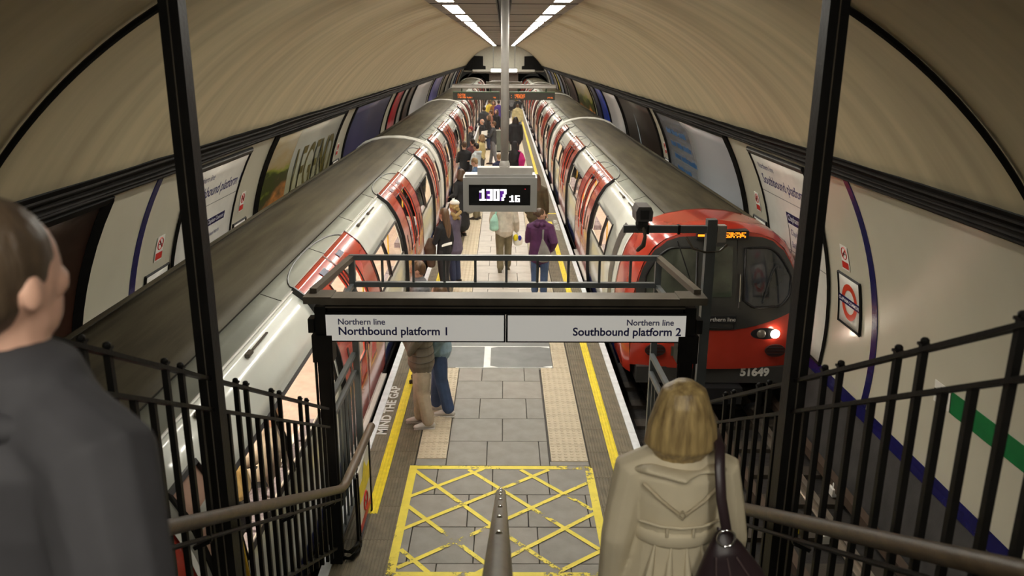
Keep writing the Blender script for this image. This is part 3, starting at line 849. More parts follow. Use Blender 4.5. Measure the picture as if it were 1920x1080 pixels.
sheet(-1, 16.0, 20.35, .36, 3.10, .028, ramp_mat('poster_pale_sky', [(0, (.35, .33, .25)), (.6, (.36, .35, .22)), (.75, (.40, .42, .38)), (1, (.42, .41, .34))], 2, namt=.3), 'pale_sky_print', t, solid=.002)
mb = MB(); wall_text(-1, mb, 'LEGEND', 1.45, 16.3, 1.62, .036, .02); mb.v = [(x, 16.3+(y-16.3)*.72, z) for x, y, z in mb.v]; mb.build('lettering', mat('olive_print', (.10, .08, .015), .5), t)
purple = pm('poster_dusky_purple', [(0, (.16, .12, .17)), (.4, (.07, .06, .12)), (1, (.05, .055, .11))], 2, namt=.6, nscale=4)
poster(-1, 22.0, 28.9, purple, 'large dusky purple poster beyond the LEGEND poster on the left wall')
redp = pm('poster_red', [(0, (.40, .06, .06)), (.4, (.42, .03, .04)), (.55, (.5, .2, .2)), (.62, (.36, .02, .03)), (1, (.30, .02, .03))], 2, namt=.25)
poster(-1, 30.4, 32.7, redp, 'narrow crimson poster on the left wall')
greyp = pm('poster_grey', [(0, (.2, .18, .15)), (.5, (.33, .31, .28)), (1, (.18, .17, .15))], 1, namt=.5)
poster(-1, 33.0, 34.4, greyp, 'narrow mottled grey poster beside the crimson one on the left wall')
poster(-1, 34.9, 37.0, pm('poster_umber', [(0, (.12, .08, .06)), (.5, (.07, .05, .045)), (1, (.10, .08, .07))], 1, namt=.5), 'dark umber poster between the grey and the white posters on the left wall')
whitep = pm('poster_pale', [(0, (.45, .42, .42)), (.5, (.55, .53, .52)), (1, (.48, .46, .45))], 2, namt=.2)
t = poster(-1, 37.6, 46.2, whitep, 'wide pale grey-white poster with small print on the left wall')
violetp = pm('poster_violet', [(0, (.22, .18, .33)), (.5, (.13, .12, .30)), (1, (.16, .15, .30))], 2, namt=.3)
poster(-1, 47.6, 54.2, violetp, 'violet-blue poster on the left wall, past the pale one')
for i, (a, b, c, l) in enumerate(((56, 60, (.16, .13, .09), 'dull bronze'), (61, 66, (.2, .18, .16), 'grey-brown'), (67, 70.5, (.35, .36, .36), 'pale grey'), (71.5, 74, (.12, .14, .25), 'slate blue'), (75, 78, (.35, .17, .08), 'rust orange'), (79, 82, (.3, .3, .25), 'drab olive'))):
    poster(-1, a, b, pm('poster_l%d' % i, [(0, tuple(x*1.3 for x in c)), (1, tuple(x*.8 for x in c))], 1, namt=.6), 'distant %s poster on the left wall towards the far end' % l)
# right wall
silver = pm('poster_silver', [(0, (.50, .55, .60)), (.35, (.42, .46, .50)), (.7, (.40, .40, .42)), (1, (.36, .36, .38))], 2, namt=.35, nscale=2, rough=.22, coat=.7)
t = poster(1, 14.35, 21.2, silver, 'big glossy silver-white poster with four short blue lines of print on the right wall', .05)
mb = MB()
for i, s in enumerate(('There are plenty of', 'good reasons to go', 'out tonight and', 'come back late')): pass
random.seed(3)
for i in range(4):
    y = 20.6-i*.12
    for w in range(3 if i != 3 else 2):
        L_ = random.uniform(.45, .8); 
        k = 0
        while k < L_: mb.grid([[wp(1, y-k, z, .034) for z in (2.62-i*.3, 2.62-i*.3+random.choice((.10, .15)))], [wp(1, y-k-.055, z, .034) for z in (2.62-i*.3, 2.62-i*.3+.10)]]); k += .085
        y -= L_+.14
o = mb.build('small_blue_print', mat('blue_print', (.05, .16, .38), .4), t); o['kind'] = 'stuff'
darkp = pm('poster_dark_moody', [(0, (.16, .12, .08)), (.3, (.05, .035, .025)), (.6, (.03, .022, .018)), (1, (.04, .03, .025))], 2, namt=.5, nscale=3)
t = poster(1, 22.3, 28.5, darkp, 'large dark brown poster beyond the silver one on the right wall')
mb = MB(); zs = arc_pts(1.2, 2.7, 8); mb.grid([[wp(1, 26.0+.06*math.sin(z*4), z, .034) for z in zs], [wp(1, 25.85, z, .034) for z in zs]]); mb.build('pale_streak', mat('pale_streak', (.3, .35, .38), .4), t)
poster(1, 29.0, 33.0, whitep, 'pale pinkish-white poster on the right wall, left of the dark brown one')
bluep = pm('poster_blue', [(0, (.25, .24, .3)), (.25, (.02, .05, .33)), (1, (.03, .05, .30))], 2, namt=.3)
poster(1, 33.3, 35.8, bluep, 'bright royal blue poster on the right wall')
poster(1, 36.1, 38.0, pm('poster_night', [(0, (.28, .18, .07)), (.3, (.05, .05, .08)), (1, (.03, .03, .06))], 2, namt=.3), 'dark navy and amber poster beside the royal blue one')
poster(1, 39.0, 47.4, film, 'tan and green landscape poster far down the right wall')
for i, (a, b, c, l) in enumerate(((48.2, 54, (.07, .05, .045), 'dark umber'), (55.6, 58.5, (.12, .10, .10), 'charcoal'), (59.4, 62.5, (.25, .27, .33), 'slate'), (63, 65, (.55, .45, .05), 'yellow'), (66, 69, (.35, .3, .3), 'dusty pink'), (71, 75, (.13, .17, .30), 'steel blue'), (77, 82, (.4, .38, .33), 'cream grey'))):
    poster(1, a, b, pm('poster_r%d' % i, [(0, tuple(min(1, x*1.3) for x in c)), (1, tuple(x*.8 for x in c))], 1, namt=.6), 'distant %s poster on the right wall towards the far end' % l)
# line diagram boards
def line_board(side, y0, y1, z0, title, below, label):
    t = thing('line_diagram_board', label, 'sign', wp(side, (y0+y1)/2, z0, .02))
    sheet(side, y0, y1, z0, 3.06, .022, sign_white, 'enamel_panel', t)
    rim(side, y0, y1, z0, 3.06, .03, .022, black_iron, 'frame', t)
    m = MB(); zs = arc_pts(2.97, 3.07, 3); m.grid([[wp(side, y, z, e) for z, e in zip(zs, (.03, .06, .06, .03))] for y in (y0, y1)]); m.build('hood', mat('hood_brown', (.03, .026, .02), .6), t, solid=.01)
    d = 1 if side < 0 else -1; yl = (y0 if side < 0 else y1)
    a = MB(); wall_text(side, a, 'Northern line', .13, yl+d*.22, 2.78, .03); a.build('lettering', navy_print, t)
    a = MB(); wall_text(side, a, title, .22, yl+d*.22, 2.54, .03, .003); a.build('lettering', navy_print, t)
    for z in (2.40, 1.62):
        m = MB(); m.grid([[wp(side, yy, zz, .03) for zz in (z-.006, z+.006)] for yy in (y0, y1)]); m.build('panel_rule', mat('grey_rule', (.2, .2, .2), .5), t)
    yc = yl+d*(1.0 if side > 0 else 1.15); kk = 1.0 if side > 0 else .68
    m = MB(); m.grid([[wp(side, yy, zz, .030) for zz in (2.05, 2.12, 2.05+.17*kk)] for yy in (yc, yc+d*1.15*kk)]); b = m.build('station_name_bar', navy, t)
    a = MB(); wall_text(side, a, 'Clapham Common', .135*kk, yc+d*.05*kk, 2.05+.05*kk, .034); a.build('lettering', white_print, b)
    m = MB(); zs = arc_pts(.5, 2.1, 10); m.grid([[wp(side, yy, z, .030) for z in zs] for yy in (yc-.02, yc+.005)]); m.build('route_line', black_iron, t)
    z = 1.88
    for s in below:
        a = MB(); wall_text(side, a, s, .13*kk, yc+d*.08*kk, z, .03); a.build('lettering', navy_print, t); z -= .19
        if abs(z-1.5) < .1: z -= .08
    return t
line_board(-1, 10.35, 12.67, .33, 'Northbound platform 1', ('Clapham North', 'Stockwell', 'Oval', 'Kennington', 'Waterloo', 'Embankment', 'Charing Cross'), 'white line diagram board headed Northbound platform 1 on the left wall')
line_board(1, 10.58, 13.05, .33, 'Southbound platform 2', ('Clapham South', 'Balham', 'Tooting Bec', 'Tooting Broadway', 'Colliers Wood', 'South Wimbledon', 'Morden'), 'white line diagram board headed Southbound platform 2 on the right wall')
# no smoking signs
def no_smoking(side, y, z, label, k=1.0):
    t = thing('no_smoking_sign', label, 'sign', wp(side, y, z, .01))
    m = MB(); m.grid([[wp(side, yy, zz, .012) for zz in (z-.17*k, z, z+.15*k)] for yy in (y-.11*k, y+.11*k)]); m.build('plate', white_print, t, solid=.004)
    m = MB(); pts = [wp(side, y+.075*k*math.cos(a), z+.05*k+.075*k*math.sin(a), .012) for a in [2*PI*i/20 for i in range(20)]]; m.tube(pts, .009*k, 4, closed=True, caps=False); m.build('red_ring', red_print, t)
    m = MB(); m.bar(wp(side, y-.05*k, z+.10*k, .018), wp(side, y+.05*k, z+.0, .018), .016*k, .004); m.build('red_bar', red_print, t)
    m = MB(); m.bar(wp(side, y-.045*k, z+.045*k, .017), wp(side, y+.04*k, z+.045*k, .017), .016*k, .004); m.build('cigarette', black_iron, t)
    m = MB(); m.grid([[wp(side, yy, zz, .016) for zz in (z-.15*k, z-.06*k)] for yy in (y-.10*k, y+.10*k)]); m.build('red_text_block', red_print, t)
no_smoking(-1, 9.88, 2.14, 'small red and white no smoking sign left of the Northbound board')
no_smoking(-1, 13.2, 2.14, 'small red and white no smoking sign between the line diagram board and LEGEND poster')
no_smoking(-1, 21.2, 2.1, 'small no smoking sign between the LEGEND and purple posters')
no_smoking(1, 9.98, 2.02, 'small red and white no smoking sign above the roundel on the right wall')
no_smoking(1, 13.6, 2.10, 'small red and white no smoking sign between the line diagram board and silver poster')
no_smoking(1, 21.75, 2.1, 'small no smoking sign between the silver and dark brown posters')
# station name roundels in their boxes
def roundel(side, y0, y1, z0, z1, label, full=True):
    t = thing('station_roundel', label, 'sign', wp(side, (y0+y1)/2, z0, .02))
    sheet(side, y0, y1, z0, z1, .012, sign_white, 'panel', t, 6)
    rim(side, y0, y1, z0, z1, .018, .018, black_iron, 'frame', t)
    yc, zc = (y0+y1)/2, (z0+z1)/2; r = (y1-y0)*.36
    m = MB(); a_ = [2*PI*i/36 for i in range(37)]
    m.grid([[wp(side, yc+rr_*math.cos(a), zc+rr_*math.sin(a), .022) for a in a_] for rr_ in (r*.66, r*1.0)]); m.build('red_ring', mat('roundel_red', (.60, .055, .02), .3), t)
    m = MB(); m.grid([[wp(side, yy, zz, .027) for zz in (zc-r*.2, zc+r*.2)] for yy in (yc-r*1.32, yc+r*1.32)]); b = m.build('blue_bar', navy, t)
    m = MB(); wall_text(side, m, 'CLAPHAM COMMON', r*.27, yc, zc-r*.09, .031, .001, 'CENTER'); m.build('lettering', white_print, b)
roundel(1, 9.58, 10.24, 1.11, 1.77, 'red ring and blue bar station roundel in a black frame on the right wall')
roundel(-1, 9.55, 10.25, 1.12, 1.84, 'framed station roundel low on the left wall, half hidden by the train roof')
roundel(-1, 12.9, 13.55, 1.12, 1.80, 'framed station roundel beside the Northbound board, behind the train roof')
roundel(1, 13.25, 13.95, 1.12, 1.80, 'framed station roundel peeping over the roof of the red train')
roundel(-1, 20.8, 21.6, 1.12, 1.80, 'framed station roundel beyond the LEGEND poster, left wall')
roundel(1, 21.4, 22.1, 1.12, 1.80, 'framed station roundel beyond the silver poster, right wall')
# way-out strip
t = thing('direction_strip', 'white arrow plate and long green strip pointing along the right wall', 'sign', wp(1, 6.5, 1.05, .01))
green = mat('sign_green', (.01, .16, .045), .35)
m = MB(); m.grid([[wp(1, y, z, .014) for z in (1.05, 1.16, 1.28)] for y in (3.2, 7.44)]); m.build('green_strip', green, t, solid=.006)
m = MB(); m.grid([[wp(1, y, z, .014) for z in (1.05, 1.16, 1.28)] for y in (7.46, 7.76)]); m.build('arrow_plate', white_print, t, solid=.006)
m = MB(); m.add([wp(1, y, z, .026) for y, z in ((7.74, 1.13), (7.62, 1.13), (7.62, 1.07), (7.49, 1.165), (7.62, 1.26), (7.62, 1.20), (7.74, 1.20))], [tuple(range(7))]); m.build('black_arrow', black_iron, t)

# ---------------------------------------------------------------- stairs, handrails, gantry
SL = math.tan(math.radians(27.6)); YF = 5.85
def rz(y, h): return h+(6.33-y)*SL if y < 6.33 else h
st = thing('staircase', 'dark staircase with non-slip treads running down to the platform between black railings', 'stairs', (0, 3, 1))
tread_m = mat('stair_tread', (.10, .095, .085), .7, var=.2, bump=.2)
n = 26; run = .31; rise = run*SL
for i in range(n):
    y = YF-i*run; z = (i+1)*rise
    if y < -1.7: break
    m = MB(); m.box(-1.43, 1.43, y-run, y, z-.05, z); m.box(-1.43, 1.43, y-.02, y, z-rise, z-.05); m.build('step', tread_m, st)
    m = MB(); m.box(-1.40, 1.40, y-.045, y-.001, z+.0005, z+.004); m.build('nosing', white_line if i % 26 == 0 else bronze, st)
for s in (-1, 1):
    m = MB(); yb = -1.9; m.v = []; 
    x0, x1 = sorted((s*1.44, s*1.50))
    q = [(YF+.12, 0.0), (YF+.12, .12), (yb, rz(yb, .12)), (yb, rz(yb, -.25)), (YF-.4, 0)]
    m.add([(x0, y, z) for y, z in q]+[(x1, y, z) for y, z in q], [(0, 1, 2, 3, 4), (9, 8, 7, 6, 5)]+[(i, (i+1) % 5, (i+1) % 5+5, i+5) for i in range(5)]); m.build('stringer', black_iron, st)
def stair_rail(s, label):
    x = s*1.49
    t = thing('stair_railing', label, 'railing', (x, 3.5, 1.5))
    yb = -1.6
    for h, nm in ((1.58, 'top_rail'), (1.41, 'lower_rail')):
        m = MB(); m.bar((x, yb, rz(yb, h)), (x, 6.32, rz(6.32, h)), .045, .018); m.build(nm, black_iron, t)
    m = MB(); m.bar((x, yb, rz(yb, .22)), (x, 6.32, rz(6.32, .22)), .04, .02); m.build('bottom_rail', black_iron, t)
    talls = [5.68, 5.5, 5.0, 4.83, 4.36, 4.2, 3.50, 3.34, 2.87, 2.70, 2.21, 2.05, 1.57, 1.40, .93, .77, .28, .12, -.36, -.52]
    shorts = [6.18, 6.02, 5.85, 5.33, 5.16, 4.68, 4.52, 4.03, 3.66, 3.18, 3.02, 2.54, 2.38, 1.89, 1.73, 1.25, 1.09, .60, .44, -.04, -.20, -.68, -.85, -1.1, -1.3]
    for yq in talls+shorts:
        tall = yq in talls
        m = MB(); top = rz(yq, 1.58)+.016 if tall else rz(yq, 1.41)
        m.box(x-.013, x+.013, yq-.013, yq+.013, rz(yq, .14), top)
        b = m.build('baluster', black_iron, t)
        if tall:
            m = MB(); m.box(x-.018, x+.018, yq-.018, yq+.018, top, top+.010); m.ball((x, yq, top+.018), (.017, .017, .014), 8, 5); m.build('finial', black_iron, b)
stair_rail(-1, 'black iron stair railing with knobbed uprights, left side of the stairs')
stair_rail(1, 'black iron stair railing with knobbed uprights, right side of the stairs')
for s, sn in ((-1, 'left'), (1, 'right')):
    x = s*1.49
    t = thing('tall_post', 'tall black steel post rising from the %s stair railing to the vault' % sn, 'post', (x, 3.85, 1.2))
    m = MB(); m.box(x-.045, x-.004, 3.80, 3.90, 1.43, 5.06); m.box(x+.004, x+.045, 3.80, 3.90, 1.43, 5.06); m.box(x-.01, x+.01, 3.82, 3.89, 1.43, 5.06); m.build('channel', black_iron, t)
    m = MB(); m.box(x-.003, x+.003, 3.797, 3.803, 1.43, 5.05); m.build('weld_seam', bronze, t)
    m = MB(); m.box(x-.09, x+.09, 3.77, 3.93, 1.405, 1.43); m.build('foot_plate', black_iron, t)
    # sloping handrail
    xh = s*1.40
    t = thing('handrail', 'thick worn wooden handrail down the %s side of the stairs' % sn, 'handrail', (xh, 4, 1.5))
    pts = [(xh, -1.5, rz(-1.5, .82)), (xh, 1.8, rz(1.8, .82)), (xh, 4, rz(4, .82)), (xh, 6.1, rz(6.1, .82)), (xh, 6.28, rz(6.28, .82)), (xh-s*.008, 6.42, .81), (xh-s*.05, 7.62, .80)]
    if s > 0: pts = pts[:-1]+[(xh-s*.03, 6.9, .80)]
    m = MB(); m.tube(pts, [(.042, .036)]*len(pts), 12); m.build('grip', wood_rail, t, smooth=True)
    pts2 = [(xh, y, z-.10) for (x_, y, z) in pts[:5]]
    m = MB(); m.tube(pts2, .012, 6); m.build('support_bar', black_iron, t)
    for yq in (0.6, 2.0, 3.4, 4.8, 6.0):
        m = MB(); m.bar((xh, yq, rz(yq, .79)), (xh, yq, rz(yq, .70)), .02); m.bar((xh, yq, rz(yq, .70)), (s*1.48, yq, rz(yq, .66)), .02); m.build('bracket', black_iron, t)
# centre handrail
t = thing('handrail', 'brass-topped centre handrail with shiny domed studs, coming down the middle of the stairs', 'handrail', (0, 4, 1))
cxr = -.012
pts = [(cxr, -1.2, rz(-1.2, .80)), (cxr, 3, rz(3, .80)), (cxr, 6.2, rz(6.2, .80))]
m = MB()
m.tube(pts, [(.042, .03)]*3, 10); m.build('grip', mat('centre_rail_brown', (.13, .115, .09), .35, metal=.3, var=.25, stretch=(4, .5, 4)), t, smooth=True)
for i, yq in enumerate((6.13, 5.72, 5.28, 4.72, 4.06, 3.4, 2.7)):
    m = MB(); m.ball((cxr, yq, rz(yq, .80)+.032), (.014, .016, .012), 10, 6); m.build('stud', chrome, t, smooth=True)
for yq in (6.05, 3.9, 1.6):
    m = MB(); m.tube([(cxr, yq, rz(yq, .78)), (cxr, yq, max(0, rz(yq, -.05)) if yq < 6.04 else .165)], .022, 8); m.build('upright', black_iron, t)
# gantry at the stair foot
G = thing('sign_gantry', 'bronze and black gantry over the stair foot with a grey rail frame behind it', 'gantry', (0, 6.5, 0))
gy = 6.46
for s in (-1, 1):
    x = s*1.53+.02
    m = MB(); m.box(x-.055, x+.055, gy-.05, gy+.05, 0, 2.46); m.build('post', black_iron, G)
    for dx in (-.075, .075):
        m = MB(); m.tube([(x+dx*.9, gy-.06, .1), (x+dx*.9, gy-.06, 2.2)], .012, 6); m.build('conduit', black_iron, G, smooth=True)
    m = MB(); m.box(x-.085, x+.085, gy-.08, gy+.07, 1.98, 2.22); m.box(x-.11, x-.06, gy-.07, gy+.05, 2.24, 2.36) if s < 0 else m.box(x+.06, x+.11, gy-.07, gy+.05, 2.24, 2.36); m.build('junction_box', black_iron, G)
    m = MB(); x0, x1 = sorted((s*1.43+.02, s*1.66+.02)); m.box(x0, x1, gy-.10, gy+.12, 2.50, 2.56); m.build('corner_cap', bronze, G)
    m = MB(); m.bar((s*1.60+.02, gy+.02, 2.575), (s*1.49+.02, 7.66, 2.575), .06, .05); m.build('side_rail', bronze, G)
    m = MB(); m.bar((s*1.51+.02, gy, 2.32), (s*1.49+.02, 7.64, 2.30), .04, .04); m.build('side_rail', grey_steel, G)
    m = MB(); m.box(s*1.49-.03+.02, s*1.49+.03+.02, 7.61, 7.67, 0, 2.60); m.build('rear_post', grey_steel, G)
    for z in (1.59, 1.40):
        m = MB(); m.bar((s*1.50, gy+.05, z), (s*1.49, 7.61, z), .045, .04); m.build('guard_rail', grey_steel, G)
    m = MB(); m.bar((s*1.50, gy+.05, .14), (s*1.49, 7.61, .14), .04, .03); m.build('guard_rail', grey_steel, G)
    for i in range(6):
        yq = gy+.20+i*.165; m = MB(); m.box(s*1.495-.011, s*1.495+.011, yq-.011, yq+.011, .14, 1.40); m.build('guard_baluster', grey_steel, G)
m = MB(); m.box(-1.50, 1.54, gy-.09, gy+.10, 2.49, 2.55); m.build('top_beam', bronze, G)
m = MB(); m.box(-1.47, 1.51, gy-.05, gy+.06, 2.40, 2.49); m.build('upper_casing', black_iron, G)
m = MB(); m.box(-1.47, 1.51, gy-.062, gy-.05, 2.455, 2.468); m.build('casing_trim', bronze, G)
m = MB(); m.bar((-1.49, 7.64, 2.58), (1.51, 7.64, 2.58), .05, .05); m.build('rear_top_rail', grey_steel, G)
m = MB(); m.bar((-1.49, 7.64, 2.31), (1.51, 7.64, 2.31), .05, .05); m.build('rear_bottom_rail', grey_steel, G)
for i in range(9):
    xq = -1.175+i*.302; m = MB(); m.box(xq-.012, xq+.012, 7.63, 7.655, 2.31, 2.57); m.build('rear_baluster', grey_steel, G)
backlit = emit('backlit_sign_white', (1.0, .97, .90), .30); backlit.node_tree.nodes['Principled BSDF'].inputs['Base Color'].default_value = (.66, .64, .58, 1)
for (x0, x1, big, al, lab) in ((-1.475, .015, 'Northbound platform 1', 'LEFT', 'white hanging sign reading Northern line Northbound platform 1'), (.035, 1.525, 'Southbound platform 2', 'RIGHT', 'white hanging sign reading Northern line Southbound platform 2')):
    t = thing('platform_sign', lab, 'sign', ((x0+x1)/2, gy-.06, 2.17))
    m = MB(); m.box(x0-.008, x1+.008, gy-.07, gy+.03, 2.162, 2.42); m.build('sign_case', black_iron, t)
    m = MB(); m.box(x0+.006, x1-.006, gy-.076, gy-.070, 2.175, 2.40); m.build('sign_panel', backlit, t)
    xa = x0+.105 if al == 'LEFT' else x1-.105
    m = MB(); put_text(m, 'Northern line', .073, lambda x, y: (xa+x*.96, gy-.0775, 2.318+y), .0012, al); m.build('lettering', navy_print, t)
    xa = x0+.105 if al == 'LEFT' else x1-.04
    m = MB(); put_text(m, big, .098, lambda x, y: (xa+x*.98, gy-.0775, 2.228+y), .0022, al); m.build('lettering', navy_print, t)
# low guard panel by the left handrail end
t = thing('notice_panel', 'upright notice panel with yellow warning and red circle by the left handrail', 'sign', (-1.33, 7.0, 0))
m = MB(); m.box(-1.345, -1.33, 6.72, 7.28, .04, .76); m.build('panel', sign_white, t)
m = MB(); m.box(-1.329, -1.327, 6.73, 7.27, .42, .60); m.build('yellow_band', yellow_line, t)
m = MB(); m.add([(-1.3255, 6.86, .58), (-1.3255, 7.14, .58), (-1.3255, 7.0, .74)], [(0, 1, 2)]); tr = m.build('warning_triangle', yellow_line, t)
m = MB(); m.tube([(-1.326, 7.0+.09*math.cos(a), .31+.09*math.sin(a)) for a in [2*PI*i/20 for i in range(20)]], .01, 4, closed=True, caps=False); m.bar((-1.326, 6.94, .37), (-1.326, 7.06, .25), .004, .016); m.build('prohibition_ring', red_print, t)
m = MB(); m.box(-1.329, -1.327, 6.73, 7.27, .12, .20); m.build('red_band', red_print, t)
m = MB(); m.box(-1.329, -1.327, 6.73, 7.27, .05, .12); m.build('blue_band', navy, t)
m = MB(); m.box(-1.355, -1.32, 7.30, 7.335, 0, .79); m.build('end_post', black_iron, t)
m = MB(); m.box(-1.35, -1.325, 6.60, 6.625, 0, .76); m.box(-1.35, -1.325, 6.68, 6.705, 0, .76); m.build('end_post', black_iron, t)
for z in (.10, .03):
    m = MB(); m.tube([(-1.49, 6.52, z+.0), (-1.45, 6.46, z), (-1.38, 6.46, z), (-1.34, 6.55, z), (-1.34, 6.7, z)], [(.018, .025)]*5, 6); m.build('foot_guard', black_iron, t, smooth=True)
# camera post and arm
t = thing('camera_post', 'grey steel post with a crossarm beside the right gantry post', 'post', (1.73, 6.62, 0))
m = MB(); m.box(1.69, 1.77, 6.58, 6.66, -.0, 3.17); m.build('post', grey_steel, t)
m = MB(); m.box(1.0, 1.69, 6.60, 6.64, 3.055, 3.115); m.build('crossarm', grey_steel, t)
m = MB(); m.tube([(1.52, 6.58, 3.02), (1.58, 6.56, 2.93), (1.68, 6.56, 2.90), (1.80, 6.56, 2.91), (1.86, 6.58, 2.96)], .010, 6); m.build('cable_loop', bronze, t, smooth=True)
m = MB(); m.box(1.775, 1.85, 6.58, 6.66, 2.98, 3.12); m.build('junction_box', grey_steel_lt, t)
for xq in (1.2, 1.46):
    m = MB(); m.box(xq-.01, xq+.01, 6.59, 6.65, 3.045, 3.12); m.build('clamp', black_iron, t)
m = MB(); m.bar((1.62, 6.62, .9), (1.76, 6.62, .9), .05, .03); m.build('bracket', grey_steel, t)
m = MB(); m.box(1.56, 1.78, 6.54, 6.70, -.06, 0); m.build('base_plate', grey_steel, t)
t = thing('security_camera', 'small dark surveillance camera on a crossarm in front of the right train', 'camera', (1.15, 6.6, 3.12))
m = MB(); m.prism([(1.085, 3.17), (1.215, 3.17), (1.22, 3.25), (1.20, 3.29), (1.10, 3.29), (1.08, 3.25)], 6.50, 6.72); m.build('housing', mat('camera_housing', (.09, .085, .09), .35), t)
m = MB(); m.box(1.115, 1.185, 6.485, 6.50, 3.19, 3.265); m.build('lens_window', plastic_dark, t)
m = MB(); m.tube([(1.15, 6.6, 3.17), (1.15, 6.6, 3.10)], .035, 8); m.tube([(1.15, 6.6, 3.15), (1.15, 6.6, 3.13)], .055, 8); m.build('swivel', plastic_dark, t)
m = MB(); m.tube([(1.15, 6.57, 3.13), (1.17, 6.54, 3.04), (1.16, 6.55, 2.96), (1.12, 6.56, 2.92)], [.012, .014, .022, .018], 7); m.build('cable_tail', bronze, t, smooth=True)

# ---------------------------------------------------------------- clock, pole, indicators
t = thing('platform_clock', 'grey boxed digital clock showing 1307 16 hung on the centre pole', 'clock', (-.04, 10, 2.6))
m = MB(); cx0 = -.04; hw_, z0, z1, y0, y1 = .455, 2.60, 3.02, 9.92, 10.25
m.box(cx0-hw_, cx0-.385, y0, y1, z0, z1); m.box(cx0+.375, cx0+hw_, y0, y1, z0, z1); m.box(cx0-.385, cx0+.375, y0, y1, z0, z0+.075); m.box(cx0-.385, cx0+.375, y0, y1, z1-.085, z1); m.box(cx0-.385, cx0+.375, y0+.03, y1, z0+.07, z1-.08)
m.box(cx0-hw_+.02, cx0+hw_-.02, y0+.05, y1-.03, z1, z1+.03)
m.build('case', mat('clock_case_grey', (.235, .23, .22), .4, var=.06), t)
m = MB(); m.box(cx0-.385, cx0+.375, y0+.022, y0+.03, z0+.075, z1-.085); m.build('screen', mat('clock_screen', (.006, .006, .006), .2), t)
m = MB(); m.box(cx0-.28, cx0+.40, y0+.1, y1-.05, z1+.03, z1+.11); m.box(cx0-.0, cx0+.10, y0+.07, y1-.03, z1+.03, z1+.125); m.build('mounting_bracket', grey_steel_lt, t)
D = {'1': ['..##.', '####.', '..##.', '..##.', '..##.', '..##.', '#####'], '3': ['#####', '...##', '...##', '.####', '...##', '...##', '#####'], '0': ['#####', '##.##', '##.##', '##.##', '##.##', '##.##', '#####'],
     '7': ['#####', '...##', '...##', '..##.', '..##.', '.##..', '.##..'], '6': ['#####', '##...', '##...', '#####', '##.##', '##.##', '#####']}
def digits(s, x, z, w, h, adv):
    m = MB(); mp = MB()
    for k, ch in enumerate(s):
        for r, rowt in enumerate(D[ch]):
            for c, q in enumerate(rowt):
                b = m if q == '#' else (mp if h > .02 and (c+r) % 1 == 0 and ch in '137' and 1 <= r <= 6 and c < 3 and ch != '1' or (h > .02 and ch == '1' and c < 1 and 1 < r < 6) else None)
                if b: xx = x+k*adv+c*w; zz = z-r*h; b.box(xx, xx+w*.99, y0+.014, y0+.021, zz-h*.99, zz)
    return m, mp
m, mp = digits('1307', cx0-.255, 2.878, .0155, .0205, .086); m.build('time_digits', clock_white, t); mp.build('digit_afterglow', clock_purple, t)
m, mp = digits('16', cx0+.115, 2.80, .0120, .0115, .070); m.build('seconds_digits', clock_white, t)
m = MB(); m.box(cx0+.305, cx0+.315, y0+.014, y0+.021, 2.875, 2.885); m.build('red_pixel', emit('red_led', (1, .02, .03), .7), t)
t = thing('centre_pole', 'smooth grey pole from the ceiling down to the platform clock', 'pole', (.02, 10.08, 3.1))
m = MB(); m.tube([(.015, 10.08, 3.13), (.015, 10.08, 5.25)], .048, 20, caps=False); m.build('shaft', grey_steel_lt, t, smooth=True)
m = MB(); m.tube([(.015, 10.08, 3.131), (.015, 10.08, 3.17)], .065, 20); m.build('collar', grey_steel_lt, t, smooth=True)
m = MB(); m.box(-.11, .14, 9.99, 10.17, 5.19, 5.22); m.build('ceiling_plate', grey_steel, t)
def indicator(y, x0, x1, z, side_txt, label, lo):
    t = thing('train_indicator', label, 'display', ((x0+x1)/2, y, z))
    m = MB(); m.box(x0, x1, y, y+.18, z, z+.21); m.build('case', mat('indicator_case', (.03, .028, .022), .4), t)
    m = MB(); m.box(x0, x1, y-.01, y+.19, z+.21, z+.235); m.build('top_edge', mat('dull_green', (.06, .10, .05), .5), t)
    random.seed(int(x1*10)+11)
    m = MB()
    for (xa, xb, za, zb) in lo:
        xx = xa
        while xx < xb:
            zz = za
            while zz < zb:
                if random.random() < .62: m.box(xx, xx+.014, y-.004, y-.001, zz, zz+.014)
                zz += .02
            xx += .02
    o = m.build('amber_matrix_text', emit('amber_matrix', (1.0, .20, .02), .9), t); o['kind'] = 'stuff'
    for xq in (x0+.25, x1-.25):
        m = MB(); m.tube([(xq, y+.09, z+.235), (xq, y+.09, z+.36)], .02, 6); m.build('hanger', mat('hanger_green', (.03, .07, .03), .5), t)
indicator(24, -1.46, -.12, 3.20, 0, 'black train indicator with amber text, left of the centre pole', [(-1.32, -1.10, 3.30, 3.37), (-1.32, -.90, 3.25, 3.29), (-.3, -.22, 3.25, 3.28)])
indicator(24, .17, 1.48, 3.20, 1, 'black train indicator with amber text, right of the centre pole', [(.22, .24, 3.26, 3.36), (.32, .62, 3.25, 3.36), (1.27, 1.43, 3.25, 3.29)])
t = thing('indicator_beam', 'pale cross beam carrying the pair of train indicators', 'beam', (0, 24.1, 3.55))
m = MB(); m.box(-1.48, 1.50, 24.02, 24.16, 3.54, 3.62); m.build('beam', grey_steel_lt, t)
m = MB(); m.box(-1.48, 1.50, 24.0, 24.18, 3.52, 3.54); m.box(-1.48, 1.50, 24.01, 24.17, 3.62, 3.635); m.build('edge_strip', bronze, t)
for xq in (0.0,):
    m = MB(); m.tube([(xq, 24.1, 3.62), (xq, 24.1, 5.22)], .025, 8); m.build('drop_rod', grey_steel_lt, t, smooth=True)
t = thing('indicator_beam', 'dark crossbar hung over the platform behind the train indicators', 'beam', (0, 40, 3.15))
